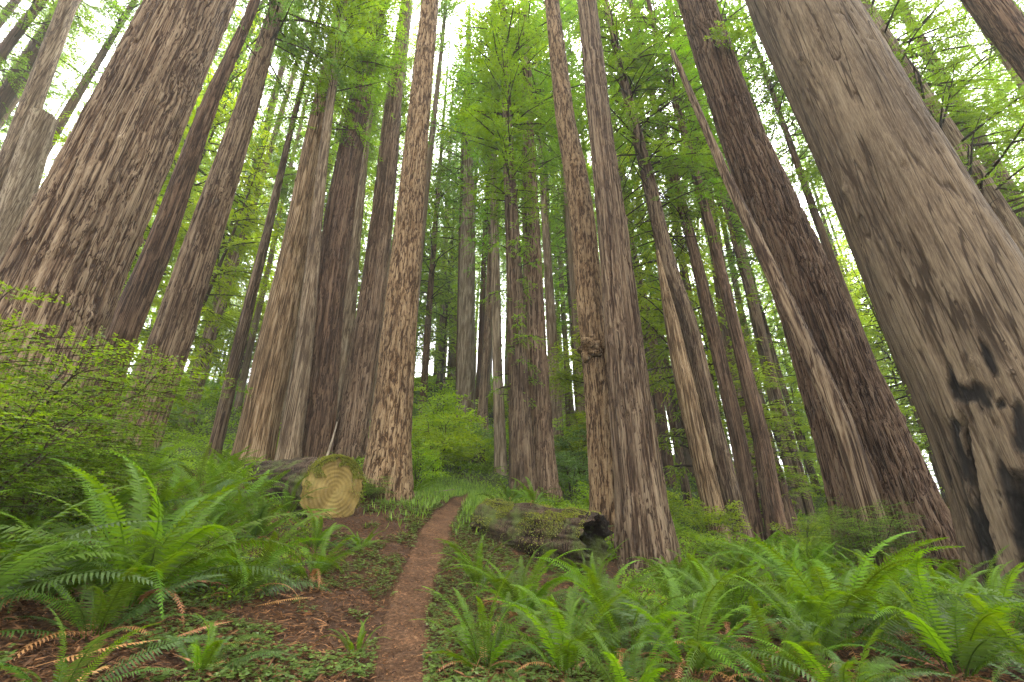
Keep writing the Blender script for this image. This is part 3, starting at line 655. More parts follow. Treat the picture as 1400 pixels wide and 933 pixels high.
def build_burl(root, c, r):
    nu, nv = 48, 32
    u = np.linspace(0, 2 * np.pi, nu, endpoint=False); v = np.linspace(.02, np.pi - .02, nv)
    U, Vv = np.meshgrid(u, v)
    d = np.stack([np.cos(U) * np.sin(Vv), np.sin(U) * np.sin(Vv), np.cos(Vv)], -1)
    k = 1 + .25 * noise3(d[..., 0] * 3, d[..., 1] * 3, d[..., 2] * 3) + .22 * noise3(d[..., 0] * 9, d[..., 1] * 9, d[..., 2] * 9)
    k = k + .35 * noise3(d[..., 0] * 1.6 + 5, d[..., 1] * 1.6, d[..., 2] * 1.6) + .12 * noise3(d[..., 0] * 18, d[..., 1] * 18, d[..., 2] * 18)
    P = d * (k * r * 1.02)[..., None]; P[..., 2] *= .85; P += [-.25 * r, -.35 * r, 0]
    g = Geo(); g.add(P.reshape(-1, 3), grid_faces(nv, nu, True), 0, np.clip(k.ravel() - .4, 0, 1))
    o = link('burl', g.mesh('burl', [M['fir']], True), root, loc=c)
    o['label'] = 'round knobbly burl swelling'


# ------------------------------------------------------------------ crowns
def make_crown(name, seed, H, R, nb, leafL, tw_step, mats, droop=.5, up0=.1, low=.35, dens=1.0, wood=True, flat=.35, gap=.0, tip=.25):
    """limbs with flat sprays of small leaves, local z from 0 (lowest limb) to H"""
    r = np.random.default_rng(seed)
    g = Geo()
    for i in range(nb):
        h = H * ((i + r.uniform(0, 1)) / nb) ** .9
        u = h / H
        prof = (low + (1 - low) * min(1, u / .25)) * (1 - max(0, (u - tip) / (1 - tip)) ** 1.3 * .88)
        Lb = R * prof * r.uniform(.45, 1.12)
        if Lb < .3: continue
        az = r.uniform(0, 2 * np.pi); e = up0 + r.uniform(-.25, .25)
        m = 9
        s = np.linspace(0, 1, m)
        el = e - droop * s * r.uniform(.5, 1.4) + .35 * np.maximum(0, s - .6)
        aza = az + r.uniform(-.5, .5) * s + .15 * noise3(s * 3, i * 1.7, seed)
        st = np.stack([np.cos(aza) * np.cos(el), np.sin(aza) * np.cos(el), np.sin(el)], 1) * Lb / (m - 1)
        P = np.vstack([[0, 0, h], np.array([0, 0, h]) + np.cumsum(st[:-1], 0)])
        if wood:
            v, f = tube(P, np.linspace(.010 + .010 * Lb, .004, m), 4); g.add(v, f, 1, .4)
        nt_ = max(4, int(Lb / tw_step))
        ts = np.sort(r.uniform(.12, 1, nt_))
        bp = np.stack([np.interp(ts, s, P[:, k]) for k in range(3)], 1)
        bt = norm(np.stack([np.interp(ts, s, np.gradient(P[:, k])) for k in range(3)], 1))
        side = norm(np.cross(bt, [0, 0, 1.0]) + 1e-6); sg = np.where(np.arange(nt_) % 2 == 0, 1, -1)[:, None]
        td = norm(bt * r.uniform(.35, .9, (nt_, 1)) + side * sg * r.uniform(.5, 1, (nt_, 1)) + np.array([0, 0, 1]) * r.normal(-.12, flat * .6, (nt_, 1)))
        tl = np.clip(Lb * .36 * (1.15 - ts * .75) * r.uniform(.5, 1.3, nt_), .15, 1.6)
        keep = r.uniform(0, 1, nt_) > gap
        if gap:
            cl = noise3(bp[:, 0] * .6 + seed, bp[:, 1] * .6, bp[:, 2] * .6); keep &= cl > -.12
        btint = r.uniform(.15, .85)
        for j in np.nonzero(keep)[0]:
            nl = max(3, int(tl[j] / (leafL * .30) * dens))
            q = np.linspace(.08, 1, nl)
            dz = np.array([0, 0, -.22 * tl[j]])
            pos = bp[j] + td[j] * (q * tl[j])[:, None] + dz * (q ** 2)[:, None]
            tang = norm(td[j] + dz * (2 * q)[:, None] / max(tl[j], .1))
            sd_ = norm(np.cross(tang, [0, 0, 1.0]) + 1e-6)
            sg2 = np.where(np.arange(nl) % 2 == 0, 1, -1)[:, None]
            ld = norm(tang * .95 + sd_ * sg2 * r.uniform(.5, 1, (nl, 1)) + r.normal(0, flat * .5, (nl, 3)))
            lw = norm(np.cross(ld, np.array([0, 0, 1.0]) + r.normal(0, flat, (nl, 3))))
            ll = leafL * r.uniform(.7, 1.3, nl) * (1 - .4 * q)
            v, f = diamonds(pos, ld, lw, ll, ll * .34)
            g.add(v, f, 0, np.repeat(np.clip(btint + r.normal(0, .12, nl), 0, 1), 4))
    return g.mesh(name, mats)


CROWN = {}
def C(key, n, **kw):
    CROWN[key] = ([make_crown('crown', 100 + len(CROWN) * 17 + i, **kw) for i in range(n)], kw['H'], kw['R'])


C('dense', 2, H=14, R=3.4, nb=70, gap=.2, leafL=.17, tw_step=.09, mats=[M['conifer'], M['twig']], droop=.6, up0=.0, low=.6, tip=.5)
C('bright', 3, H=18, R=3.6, nb=120, leafL=.18, tw_step=.11, gap=.2, mats=[M['canopy'], M['twig']], droop=.6, up0=.15, low=.6, tip=.45, flat=.5)
C('sprout', 2, H=14, R=1.7, nb=130, leafL=.13, tw_step=.08, mats=[M['sprout'], M['twig']], droop=.8, up0=.35, low=.7, flat=.5, tip=.6)
C('thin', 1, H=9, R=2.0, nb=60, leafL=.14, tw_step=.10, mats=[M['canopy'], M['twig']], droop=.5, tip=.4)
C('tier', 2, H=14, R=3.8, nb=80, leafL=.16, tw_step=.09, mats=[M['shrub'], M['twig']], droop=.45, up0=.15, flat=.25, low=.6, tip=.4)
C('bare', 3, H=18, R=3.4, nb=150, leafL=.16, tw_step=.10, mats=[M['canopy'], M['twig']], droop=.9, up0=-.05, low=.7, gap=.30, tip=.6)
C('spread', 1, H=17, R=5.2, nb=130, leafL=.16, tw_step=.10, mats=[M['canopy'], M['twig']], droop=.35, up0=.05, low=.8, gap=.28, tip=.6)
C('far', 5, H=36, R=5.0, nb=140, leafL=.34, tw_step=.20, mats=[M['canopy_far'], M['twig']], droop=.5, up0=.15, tip=.35, low=.55, flat=.35, gap=.18, dens=1.15)
C('mid', 2, H=36, R=5.0, nb=150, leafL=.22, tw_step=.15, mats=[M['canopy'], M['twig']], droop=.5, up0=.1, tip=.35, low=.55, flat=.35, gap=.2)
C('fardark', 2, H=36, R=5.0, nb=170, leafL=.36, tw_step=.20, mats=[M['conifer'], M['twig']], droop=.7, up0=.0, tip=.3, low=.55, flat=.5, gap=.2)
C('under', 4, H=13, R=3.6, nb=100, leafL=.26, tw_step=.12, mats=[M['thicket'], M['twig']], droop=.4, up0=.2, low=.7, flat=.3, tip=.45)
_cc = [0]


def put_crown(root, key, loc, axis, H, R):
    ms, H0, R0 = CROWN[key]
    _cc[0] += 1
    q = Vector((0, 0, 1)).rotation_difference(Vector(axis.tolist()))
    o = link('crown', ms[_cc[0] % len(ms)], root, loc=loc)
    o.rotation_mode = 'QUATERNION'
    o.rotation_quaternion = q @ Matrix.Rotation(_cc[0] * 2.4, 3, 'Z').to_quaternion()
    o.scale = (R / R0, R / R0, H / H0)
    return o


for i, t in enumerate(TREES):
    trunk_tree(t, i)

# ------------------------------------------------------------------ far trees behind the listed ones
def simple_trunk(seed, H, R):
    r = np.random.default_rng(seed); z = np.linspace(-1, H, 26); n = 14
    ax = .5 * noise3(z * .05, seed, 0) ; ay = .5 * noise3(z * .05, seed, 9); ax -= np.interp(0, z, ax); ay -= np.interp(0, z, ay)
    rad = R * (1 - .9 * np.clip(z / H, 0, 1)) * (1 + .5 * np.exp(-np.maximum(z, 0) / .8))
    v, f = tube(np.stack([ax, ay, z], 1), rad, n)
    g = Geo(); g.add(v, f, 0, np.clip(.55 + .3 * noise3(v[:, 0] * 8, v[:, 1] * 8, v[:, 2] * .6), 0, 1))
    return g
TRUNKS = {k: [simple_trunk(200 + i, 46, .5).mesh('trunk', [M[k]], True) for i in range(2)] for k in ('redwood', 'grey', 'redwood_dark')}
STEM = simple_trunk(260, 15, .12).mesh('trunk', [M['twig']], True)
occupied = [(t['base'][0], t['base'][1]) for t in TREES]
rf = np.random.default_rng(77)


def free(x, y, m):
    return all((x - a) ** 2 + (y - b) ** 2 > m * m for a, b in occupied)


extra = []
re_ = np.random.default_rng(5)
for k in range(44):
    yy_ = 52 + 50 * re_.uniform(); extra.append((re_.uniform(-.17, .24) * yy_, yy_, .10))
for rx_, yy_, k_ in [(-.25, 27, .35), (-.22, 34, .3), (.165, 26, .35), (.17, 33, .3), (.76, 18, .3), (.26, 33, .3), (.3, 24, .4), (-.32, 26, .4), (.0, 42, .3), (-.17, 34, .3), (-.11, 39, .28), (-.06, 46, .25), (.1, 37, .3), (.14, 42, .25), (.21, 31, .3), (.05, 50, .22), (-.14, 50, .2), (.18, 52, .15), (.27, 27, .4)]:
    extra.append((rx_ * yy_, yy_, k_))
for rx_, yy_ in [(.52, 22), (.62, 24), (.70, 19), (.80, 23), (.74, 28), (.58, 30), (.95, 24), (1.25, 17), (1.45, 19), (1.7, 16), (1.35, 24), (1.9, 21), (.46, 26), (.33, 30), (.38, 36), (.27, 40),
                 (-1.75, 17), (-1.45, 20), (-2.1, 16), (-1.9, 22), (-1.15, 22), (-.95, 25), (-.75, 28), (-.55, 30), (-.45, 36), (-.3, 34), (-.27, 44)]:
    extra.append((rx_ * yy_, yy_, .22))
for k in range(34):
    yy_ = 70 + 50 * re_.uniform(); extra.append((re_.uniform(-1.3, 1.5) * yy_, yy_, .05))
for rx_, yy_, k_ in [(-1.62, 19, .3), (-1.3, 22, .3), (-.16, 30, .42), (-.08, 33, .4), (.03, 36, .35), (.12, 30, .4), (.42, 22, .4), (.88, 21, .25), (1.05, 22, .25)]:
    extra.append((rx_ * yy_, yy_, k_))
n_far = 0
tries = 0
while n_far < 262 and tries < 9000:
    tries += 1; st0 = None
    y = 23 + 82 * rf.uniform() ** 1.2
    x = rf.uniform(-1.75, 1.85) * y
    if abs(x) < .5 * y and y < 32 or abs(x) < .10 * y and y < 50: continue
    if extra:
        x, y, st0 = extra.pop()
        if not free(x, y, 1.6): continue
    elif not free(x, y, 3.2 + y * .02): continue
    occupied.append((x, y)); n_far += 1
    z = float(gz(x, y)); s = rf.uniform(.95, 1.6)
    kind = ['redwood', 'grey', 'redwood_dark'][int(rf.integers(3))]
    root = link('redwood_tree', None, loc=(x, y, z), rot=(rf.normal(0, .012), rf.normal(0, .012), rf.uniform(0, 6.28)))
    dark = rf.uniform() < .10
    tag(root, 'distant dark green conifer in the mass of far trees' if dark else 'distant bright green conifer in the mass of far trees', 'tree', 'far dark conifers' if dark else 'far bright conifers')
    th_ = rf.uniform(.5, 1.0)
    link('trunk', TRUNKS[kind][int(rf.integers(2))], root, scale=(th_, th_, s))
    H = 46 * s; st = (rf.uniform(.08, .38) if st0 is None else rf.uniform(st0, st0 + .2)) * H
    put_crown(root, 'fardark' if dark else ('mid' if y < 32 else 'far'), np.array([0, 0, st]), np.array([0, 0, 1.0]), H * 1.02 - st, rf.uniform(3.8, 6.2))

# small understorey trees
US = []
tries = 0
us_extra = [(r0 * y0, y0) for r0, y0 in [(.5, 34), (.58, 40), (.66, 36), (.62, 48), (.72, 44), (.54, 55), (.45, 46), (.8, 38), (.4, 38), (.35, 48), (.28, 44), (.24, 52), (.9, 34), (1.0, 28), (.75, 30), (.18, 48), (.48, 28)]]
while len(US) < 100 and tries < 6000:
    tries += 1
    y = 17 + 40 * rf.uniform()
    x = rf.uniform(-1.3, 1.6) * y
    if us_extra: x, y = us_extra.pop()
    if abs(x) < .16 * y: continue
    if -0.55 * y < x < 0 and y < 26: continue
    if not free(x, y, 1.8): continue
    occupied.append((x, y)); US.append((x, y))
    z = float(gz(x, y)); s = rf.uniform(.5, 2.0)
    root = link('understorey_tree', None, loc=(x, y, z), rot=(rf.normal(0, .04), rf.normal(0, .04), rf.uniform(0, 6.28)))
    side = 'on the open downhill side' if x > 0 else 'on the shady uphill side'
    tag(root, 'small leafy understorey tree with light green tiers ' + side, 'tree', 'understorey trees ' + side)
    link('trunk', STEM, root, scale=(1, 1, s))
    put_crown(root, 'under', np.array([0, 0, 1.5 * s]), np.array([0, 0, 1.0]), 13.5 * s, rf.uniform(2.4, 3.4) * (.7 + .4 * s))


# ------------------------------------------------------------------ ferns
def frond_geo(g, seed, e0=1.15, curl=1.5, npair=44, width=.105, L=1.0, mat=0, org=(0, 0, 0), az=0.0, tint=.5, detail=True, rach=True):
    r = np.random.default_rng(seed)
    m = npair
    s = np.linspace(0, 1, m)
    el = e0 - curl * s ** 1.35
    azs = az + r.normal(0, .25) * s ** 1.5
    st = np.stack([np.cos(azs) * np.cos(el), np.sin(azs) * np.cos(el), np.sin(el)], 1) * L / (m - 1)
    P = np.vstack([[0, 0, 0], np.cumsum(st[:-1], 0)]) + np.asarray(org)
    T = norm(st)
    S = norm(np.stack([-np.sin(azs), np.cos(azs), np.zeros(m)], 1) + T * 0 + np.array([0, 0, r.normal(0, .25)]))
    U = np.cross(T, S)
    if rach:
        v, f = tube(P, np.linspace(.0055, .0015, m) * L ** .5, 3); g.add(v, f, mat, np.clip(tint * .6 + .1, 0, 1))
    k = s > .13
    w = width * np.clip((s - .10) / .16, 0, 1) ** .7 * np.clip(1 - s, 0, 1) ** .62 * 1.15 * L
    for sg in (1, -1):
        idx = np.nonzero(k)[0]
        p = P[idx] + T[idx] * (L / m * .5 if sg > 0 else 0)
        wl = w[idx] * r.uniform(.88, 1.08, len(idx)); bw = L / m * .33
        d = norm(S[idx] * sg + T[idx] * (.28 + .5 * s[idx] ** 3)[:, None] - U[idx] * 0 + U[idx] * (-.15 + r.normal(0, .10, (len(idx), 1))))
        t_ = norm(T[idx] + U[idx] * r.normal(.25, .15, (len(idx), 1)))
        lift = U[idx] * (r.normal(-.12, .10, (len(idx), 1))) * wl[:, None]
        a = p + t_ * bw; b = p - t_ * bw
        c1 = p + d * (wl * .55)[:, None] + t_ * bw * .82; c0 = p + d * (wl * .55)[:, None] - t_ * bw * .82
        tp = p + d * wl[:, None] + t_ * bw * .8 + lift
        n = len(idx)
        V = np.stack([a, b, c0, c1, tp], 1).reshape(-1, 3)
        o = np.arange(n)[:, None] * 5
        tt = np.repeat(np.clip(tint + r.normal(0, .10, n) + .12 * s[idx], 0, 1), 5)
        q = o + np.array([[0, 1, 2, 3]]); t3 = o + np.array([[3, 2, 4]])
        if sg > 0: q = q[:, ::-1]; t3 = t3[:, ::-1]
        nb0 = g.n
        g.v.append(V.astype(np.float32)); g.t.append(tt.astype(np.float32)); g.n += len(V)
        g.f.append((q.astype(np.int32) + nb0, mat)); g.f.append((t3.astype(np.int32) + nb0, mat))


def frond_mesh(seed, mat, **kw):
    g = Geo(); frond_geo(g, seed, **kw); return g.mesh('frond', [mat])


FR = [frond_mesh(300 + i, M['fern'], e0=random.uniform(1.05, 1.35), curl=random.uniform(1.2, 2.5), npair=random.choice([40, 46, 52]), width=random.uniform(.08, .11), tint=random.uniform(.4, .85)) for i in range(12)]
FRD = [frond_mesh(330 + i, M['fern_dark'], e0=random.uniform(.75, 1.1), curl=random.uniform(1.0, 1.7), npair=44, width=random.uniform(.09, .115), tint=random.uniform(.3, .7)) for i in range(5)]
FRX = [frond_mesh(350 + i, M['dead_fern'], e0=random.uniform(.7, 1.0), curl=random.uniform(1.8, 2.6), npair=36, width=random.uniform(.06, .09), tint=random.uniform(.2, .8)) for i in range(4)]


def fern(px, d, size, nf, label, lean=None, spread=1.0, dead=2, dark=.25, elev=0.0, z=None, arc=None, xy=None, rr=None):
    r = np.random.default_rng(rr if rr is not None else int(px * 7 + d * 100) % 99991)
    if xy is None: p = at(px, 800, d); x, y = p[0], p[1]
    else: x, y = xy
    zz = float(gz(x, y)) - .02 if z is None else z
    root = link('sword_fern', None, loc=(x, y, zz)); tag(root, label, 'fern', 'sword ferns on the forest floor')
    nf = int(nf * 1.5)
    for i in range(nf):
        a = 2 * np.pi * (i + r.uniform(-.35, .35)) / nf
        if arc: a = arc[0] + (arc[1] - arc[0]) * (i + r.uniform(.1, .9)) / nf
        old = r.uniform() < dark
        me = FRD[int(r.integers(len(FRD)))] if old else FR[int(r.integers(len(FR)))]
        s = size * r.uniform(.72, 1.12)
        tilt = r.normal(.0, .13) + (.30 if old else 0) * spread + elev - (.22 if i % 3 == 0 else 0)
        # frond grows along local +X; spin about z, then dip about its own side axis
        o = link('frond', me, root, loc=(math.cos(a) * .04, math.sin(a) * .04, 0), scale=(s, s, s))
        o.rotation_mode = 'QUATERNION'
        q = Matrix.Rotation(a, 3, 'Z') @ Matrix.Rotation(tilt, 3, 'Y') @ Matrix.Rotation(r.normal(0, .25), 3, 'X')
        o.rotation_quaternion = q.to_quaternion()
    dead += 1
    for i in range(dead):
        a = r.uniform(0, 6.28); s = size * r.uniform(.5, .8)
        o = link('frond', FRX[int(r.integers(len(FRX)))], root, scale=(s, s, s), loc=(0, 0, .02)); o['label'] = 'withered brown frond'
        o.rotation_mode = 'QUATERNION'
        o.rotation_quaternion = (Matrix.Rotation(a, 3, 'Z') @ Matrix.Rotation(r.uniform(.2, .5), 3, 'Y')).to_quaternion()
    occupied_f.append((x, y, size * .5))
    return root


occupied_f = []
fern(-60, 2.75, 1.25, 13, 'big dark fern reaching in from the picture edge over the yellow dead frond', dark=.45, dead=1, spread=.8)
fern(185, 3.7, 1.45, 22, 'largest arching fern in front of the leafy shrub with fronds spread wide', dead=4)
fern(330, 4.4, 1.05, 15, 'bright fern just downhill of the sawn log face with upright fronds', dead=3)
fern(425, 5.4, .85, 12, 'small fern standing close under the dark hollow of the sawn log', dead=3)
fern(95, 5.0, 1.2, 15, 'shaded fern between the leafy shrub and the pale-edged redwood', dead=2)
fern(275, 6.2, 1.2, 16, 'fern with long slanting fronds on the bank behind the largest arching fern', dead=2)
fern(180, 5.5, 1.2, 14, 'fern on the slope straight below the pale-edged redwood', dead=1)
fern(335, 6.3, 1.1, 13, 'fern leaning towards the shaded bark of the sawn log', dead=1)
fern(240, 7.4, 1.1, 13, 'fern at the foot of the thin dark trunk on the slope', dead=1)
fern(150, 8.2, 1.2, 13, 'fern right at the foot of the pale-edged redwood', dead=1)
fern(420, 6.5, .8, 11, 'fern in the dark hollow below the sawn face', dead=2)
fern(800, 6.9, .7, 11, 'fern half hiding the hollow end of the mossy rotten log', dead=2)
fern(-40, 3.3, 1.0, 13, 'dark fern behind the one reaching in from the picture edge', dark=.6, dead=2)
fern(75, 3.5, .9, 12, 'dark fern between the picture edge and the largest arching fern', dark=.6, dead=3)
fern(300, 3.0, .45, 9, 'small dull fern in the brown litter below the largest arching fern', dark=.5, dead=3)
fern(850, 2.9, .7, 12, 'low fern at the bottom edge below the arching fern with brown tips', dark=.3, dead=3)
fern(1120, 2.9, .75, 12, 'low dark fern at the bottom edge right under the dense rosette', dark=.6, dead=3)
fern(1390, 3.1, .85, 12, 'dull fern in the bottom corner under the burn scars', dark=.6, dead=3)
fern(130, 2.55, .62, 9, 'low fern at the bottom picture edge beside the yellow dead frond', dead=3, dark=.5)
fern(497, 3.75, .30, 7, 'tiny bright fern alone on the bank close to the trail', dead=1, dark=0)
fern(488, 6.8, .42, 7, 'little fern in the litter between the sawn log and the trail', dead=2, dark=0)
fern(372, 7.6, .8, 11, 'fern growing on the bank against the bark of the sawn log', dead=1)
fern(655, 5.9, .85, 10, 'fern with three tall upright fronds in front of the mossy rotten log', dead=2, dark=.1)
fern(712, 4.9, 1.0, 15, 'upright bright fern nearest the trail in front of the mossy rotten log', dead=3, dark=.1)
fern(665, 3.45, .75, 11, 'fern spilling over the green sorrel at the bottom edge by the trail', dead=2, dark=.1)
fern(820, 4.6, 1.0, 17, 'arching fern below the foot of the boldly ridged redwood', dead=3, dark=.15)
fern(770, 3.3, .8, 12, 'fern at the bottom picture edge right in front of the arching fern', dead=2, dark=.3)
fern(985, 4.7, .95, 15, 'yellowish green fern just past the foot of the boldly ridged redwood', dead=3, dark=.1)
fern(930, 3.3, .95, 14, 'low spreading fern at the bottom edge below the yellowish green fern', dead=3, dark=.35)
fern(1130, 3.9, 1.2, 22, 'biggest bright green fern with a dense rosette under the shaggy redwood', dead=2, dark=.12)
fern(1270, 3.3, .95, 16, 'fern in the bottom corner overlapping the dense rosette', dead=2, dark=.4)
fern(1345, 4.3, 1.05, 17, 'dark drooping fern at the foot of the giant burn-scarred trunk', dead=2, dark=.55)
fern(1460, 3.8, 1.1, 15, 'fern cut by the picture edge below the burn scars', dead=2, dark=.5)
fern(1060, 5.8, 1.0, 15, 'fern directly behind the dense rosette', dead=1, dark=.3)
fern(1195, 6.0, 1.0, 15, 'fern hugging the foot of the skinny dead trunk', dead=2, dark=.3)
fern(1290, 6.0, 1.0, 14, 'bluish fern between the shaggy redwood and the giant burn-scarred trunk', dead=1, dark=.6)
fern(945, 6.8, .9, 14, 'fern behind the yellowish green one beside the ridged redwood', dead=2, dark=.2)
fern(1020, 8.4, .9, 13, 'fern at the foot of the slim grey trunk', dead=1, dark=.2)
fern(1110, 8.2, .9, 13, 'fern in front of the broken brown stump', dead=2, dark=.2)
fern(790, 9.3, .85, 12, 'fern drooping over the back of the mossy rotten log', dead=2, dark=.15)
fern(730, 9.6, .7, 10, 'fern behind the middle of the mossy rotten log', dead=1, dark=.1)
fern(1200, 4.4, .8, 12, 'dull fern wedged between the dense rosette and the drooping fern', dead=3, dark=.5)
fern(1035, 3.2, .7, 12, 'short fern at the bottom edge under the dense rosette', dead=3, dark=.4)


rc = np.random.default_rng(66)
for lab, lo, hi, d0, d1, cnt in [('fern crowded among others on the bank between the leafy shrub and the trail', -80, 330, 2.9, 6.0, 9), ('fern crowded among others on the fern bank past the mossy rotten log', 740, 1480, 3.0, 6.6, 15)]:
    made = 0
    while made < cnt:
        px_, d_ = rc.uniform(lo, hi), rc.uniform(d0, d1); q_ = at(px_, 850, d_)
        if any((q_[0] - a) ** 2 + (q_[1] - b) ** 2 < .45 ** 2 for a, b, c in occupied_f): continue
        o_ = fern(px_, d_, rc.uniform(.6, .95), 11, lab, dead=2, dark=rc.uniform(.1, .5)); o_['group'] = 'crowded ferns below the leafy shrub' if hi < 400 else 'crowded ferns past the mossy rotten log'; made += 1


# mid-distance ferns: one mesh each (too small to show single fronds)
def fern_whole(seed, n=11):
    g = Geo(); r = np.random.default_rng(seed)
    for i in range(n):
        frond_geo(g, seed * 50 + i, e0=r.uniform(.8, 1.3), curl=r.uniform(1.0, 1.9), npair=20, width=r.uniform(.10, .13), L=r.uniform(.7, 1.1), az=6.283 * i / n + r.uniform(-.3, .3), tint=r.uniform(.3, .75), rach=False)
    return g.mesh('sword_fern', [M['fern']])
FW = [fern_whole(k) for k in range(5)]
rm = np.random.default_rng(5)
cnt = tries = 0
while cnt < 235 and tries < 9000:
    tries += 1
    y = 5.5 + 20 * rm.uniform() ** 1.5; x = rm.uniform(-1.15, 1.3) * y
    pd = path_dist([x], [y])[0]
    if pd < (1.5 if y < 10 else .9) or (-.42 * y < x < -.02 * y and y < 9.5): continue
    if x > -.05 * y and x < .2 * y and y < 9: continue
    if not free(x, y, .8): continue
    if any((x - a) ** 2 + (y - b) ** 2 < (c + .25) ** 2 for a, b, c in occupied_f): continue
    s = rm.uniform(.5, 1.0)
    occupied_f.append((x, y, s * .35)); cnt += 1
    o = link('sword_fern', FW[int(rm.integers(5))], loc=(x, y, float(gz(x, y)) - .02), rot=(rm.normal(0, .1), rm.normal(0, .1), rm.uniform(0, 6.28)), scale=(s, s, s))
    w = 'among the undergrowth uphill of the trail' if x < .05 * y else 'among the undergrowth on the downhill side of the trail'
    tag(o, 'small sword fern ' + w, 'fern', 'small ferns ' + w)


# ------------------------------------------------------------------ shrubs
def shrub_mesh(seed, H, R, nst, leafL, mats, flat=.25, layers=True, nspray=9, tint0=.5, lw=.5):
    """several stems from one foot, carrying tiered sprays of small oval leaves"""
    r = np.random.default_rng(seed); g = Geo(); w = Geo()
    for k in range(nst):
        az = r.uniform(0, 6.28); top = np.array([math.cos(az), math.sin(az), 0]) * R * r.uniform(.1, .7); top[2] = H * r.uniform(.5, 1.0)
        t = np.linspace(0, 1, 8)[:, None]
        P = np.array([0, 0, -.1]) * (1 - t) + top * t + np.array([0, 0, 1]) * .12 * H * np.sin(t * 3.1) + r.normal(0, .02 * H, (8, 3)) * t
        v, f = tube(P, np.linspace(.008, .003, 8) * (H ** .5), 5); w.add(v, f, 0, .4)
        for j in range(nspray):
            u = r.uniform(.3, 1.0); o = np.array([np.interp(u, t[:, 0], P[:, q]) for q in range(3)])
            a2 = az + r.normal(0, 1.3); L = R * r.uniform(.35, .75) * (1.2 - .5 * u)
            d = norm(np.array([math.cos(a2), math.sin(a2), r.uniform(-.05, .35)]))
            nt_ = max(5, int(L / .05)); ss = np.linspace(.1, 1, nt_)
            main = o + d * (ss * L)[:, None] + np.array([0, 0, -.15 * L]) * (ss ** 2)[:, None]
            v, f = tube(np.vstack([o, main]), np.linspace(.003, .001, nt_ + 1) * (H ** .5), 3); w.add(v, f, 0, .5)
            sd_ = norm(np.cross(d, [0, 0, 1])); bt = np.clip(tint0 + r.normal(0, .2), 0.05, .95)
            for i in range(nt_):
                for sg in (1, -1):
                    tl = L * .42 * (1.1 - ss[i] * .7) * r.uniform(.6, 1.2)
                    td = norm(d * .6 + sd_ * sg + np.array([0, 0, r.normal(0, flat)]))
                    nl = max(3, int(tl / (leafL * .62))); q = np.linspace(.1, 1, nl)
                    pos = main[i] + td * (q * tl)[:, None] + np.array([0, 0, -.1 * tl]) * (q ** 2)[:, None]
                    s2 = norm(np.cross(td, [0, 0, 1])); sg2 = np.where(np.arange(nl) % 2 == 0, 1, -1)[:, None]
                    ld = norm(td * .7 + s2 * sg2 + r.normal(0, flat, (nl, 3)))
                    lwv = norm(np.cross(ld, np.array([0, 0, 1.0]) + r.normal(0, flat * 1.2, (nl, 3))))
                    ll = leafL * r.uniform(.7, 1.25, nl)
                    v, f = diamonds(pos, ld, lwv, ll, ll * lw, .04); g.add(v, f, 0, np.repeat(np.clip(bt + r.normal(0, .15, nl), 0, 1), 4))
    return g.mesh('foliage', mats), w.mesh('stems', [M['twig']], True)


SHR = {
 'huckle': [shrub_mesh(400 + i, 1.0, .85, 13, .017, [M['huckle']], flat=.28, nspray=13, lw=.58) for i in range(2)],
 'thicket': [shrub_mesh(420 + i, 1.0, .85, 9, .055, [M['thicket']], flat=.45, nspray=7) for i in range(3)],
 'rhodo': [shrub_mesh(440 + i, 1.0, .8, 8, .075, [M['shrub_dark']], flat=.5, nspray=6, lw=.34) for i in range(2)],
}
_sc = [0]


def shrub(kind, px, d, s, label, cat='shrub', group=None, xy=None, sz=1.0):
    _sc[0] += 1
    if xy is None: p = at(px, 700, d); x, y = p[0], p[1]
    else: x, y = xy
    root = link('shrub', None, loc=(x, y, float(gz(x, y)) - .03), rot=(0, 0, _sc[0] * 1.9), scale=(s, s, s * sz)); tag(root, label, cat, group)
    f, st = SHR[kind][_sc[0] % len(SHR[kind])]
    link('foliage', f, root); link('stems', st, root)
    return root


shrub('huckle', -45, 4.4, 2.1, 'tall huckleberry shrub spreading bright flat leaf tiers across the widest redwood', sz=1.15)
shrub('huckle', 35, 4.7, 1.2, 'lower huckleberry shrub under the tall one beside the pale-edged redwood')
shrub('huckle', -70, 3.6, 1.5, 'dark huckleberry shrub at the picture edge below the tall one')
shrub('huckle', 130, 6.0, .8, 'thin huckleberry shrub straight below the pale-edged redwood')
shrub('thicket', 590, 14.5, 2.3, 'bright yellow-green thicket beside the plated fir', sz=.85)
shrub('thicket', 566, 12.6, 1.3, 'small bright bush touching the lit foot of the plated fir')
shrub('thicket', 615, 17.5, 2.2, 'yellow-green thicket one step up the hill from the trailside one')
shrub('thicket', 592, 21, 3.0, 'wide bright thicket climbing towards the hill crest')
shrub('thicket', 600, 29, 3.6, 'pale thicket just under the hill crest')
shrub('rhodo', 645, 21, 2.0, 'dark glossy rhododendron under the pale silvery redwood')
shrub('thicket', 664, 20, 1.4, 'low bush between the silvery redwood and the thin grey pole')
shrub('rhodo', 782, 17.5, 2.0, 'glossy rhododendron beyond the ridged redwood')
shrub('rhodo', 800, 21, 2.6, 'dull green rhododendron in the gap before the burl fir')
shrub('thicket', 775, 25, 2.4, 'light green bush far back in the gap before the burl fir')
shrub('thicket', 700, 22, 2.0, 'bush behind the sprouting trunk')
shrub('huckle', 508, 9.6, .55, 'sprig of yellow leaves on top of the sawn log')
shrub('thicket', 900, 13, 1.3, 'light green bush beside the boldly ridged redwood')
shrub('thicket', 965, 12, 1.2, 'feathery pale bush at the foot of the pale barkless trunk')
shrub('huckle', 1172, 7.2, 1.0, 'airy little sapling with pale leaves before the shaggy redwood', sz=1.2)
shrub('thicket', 470, 18.5, 1.4, 'bright bush showing between the dark and the reddish redwoods')
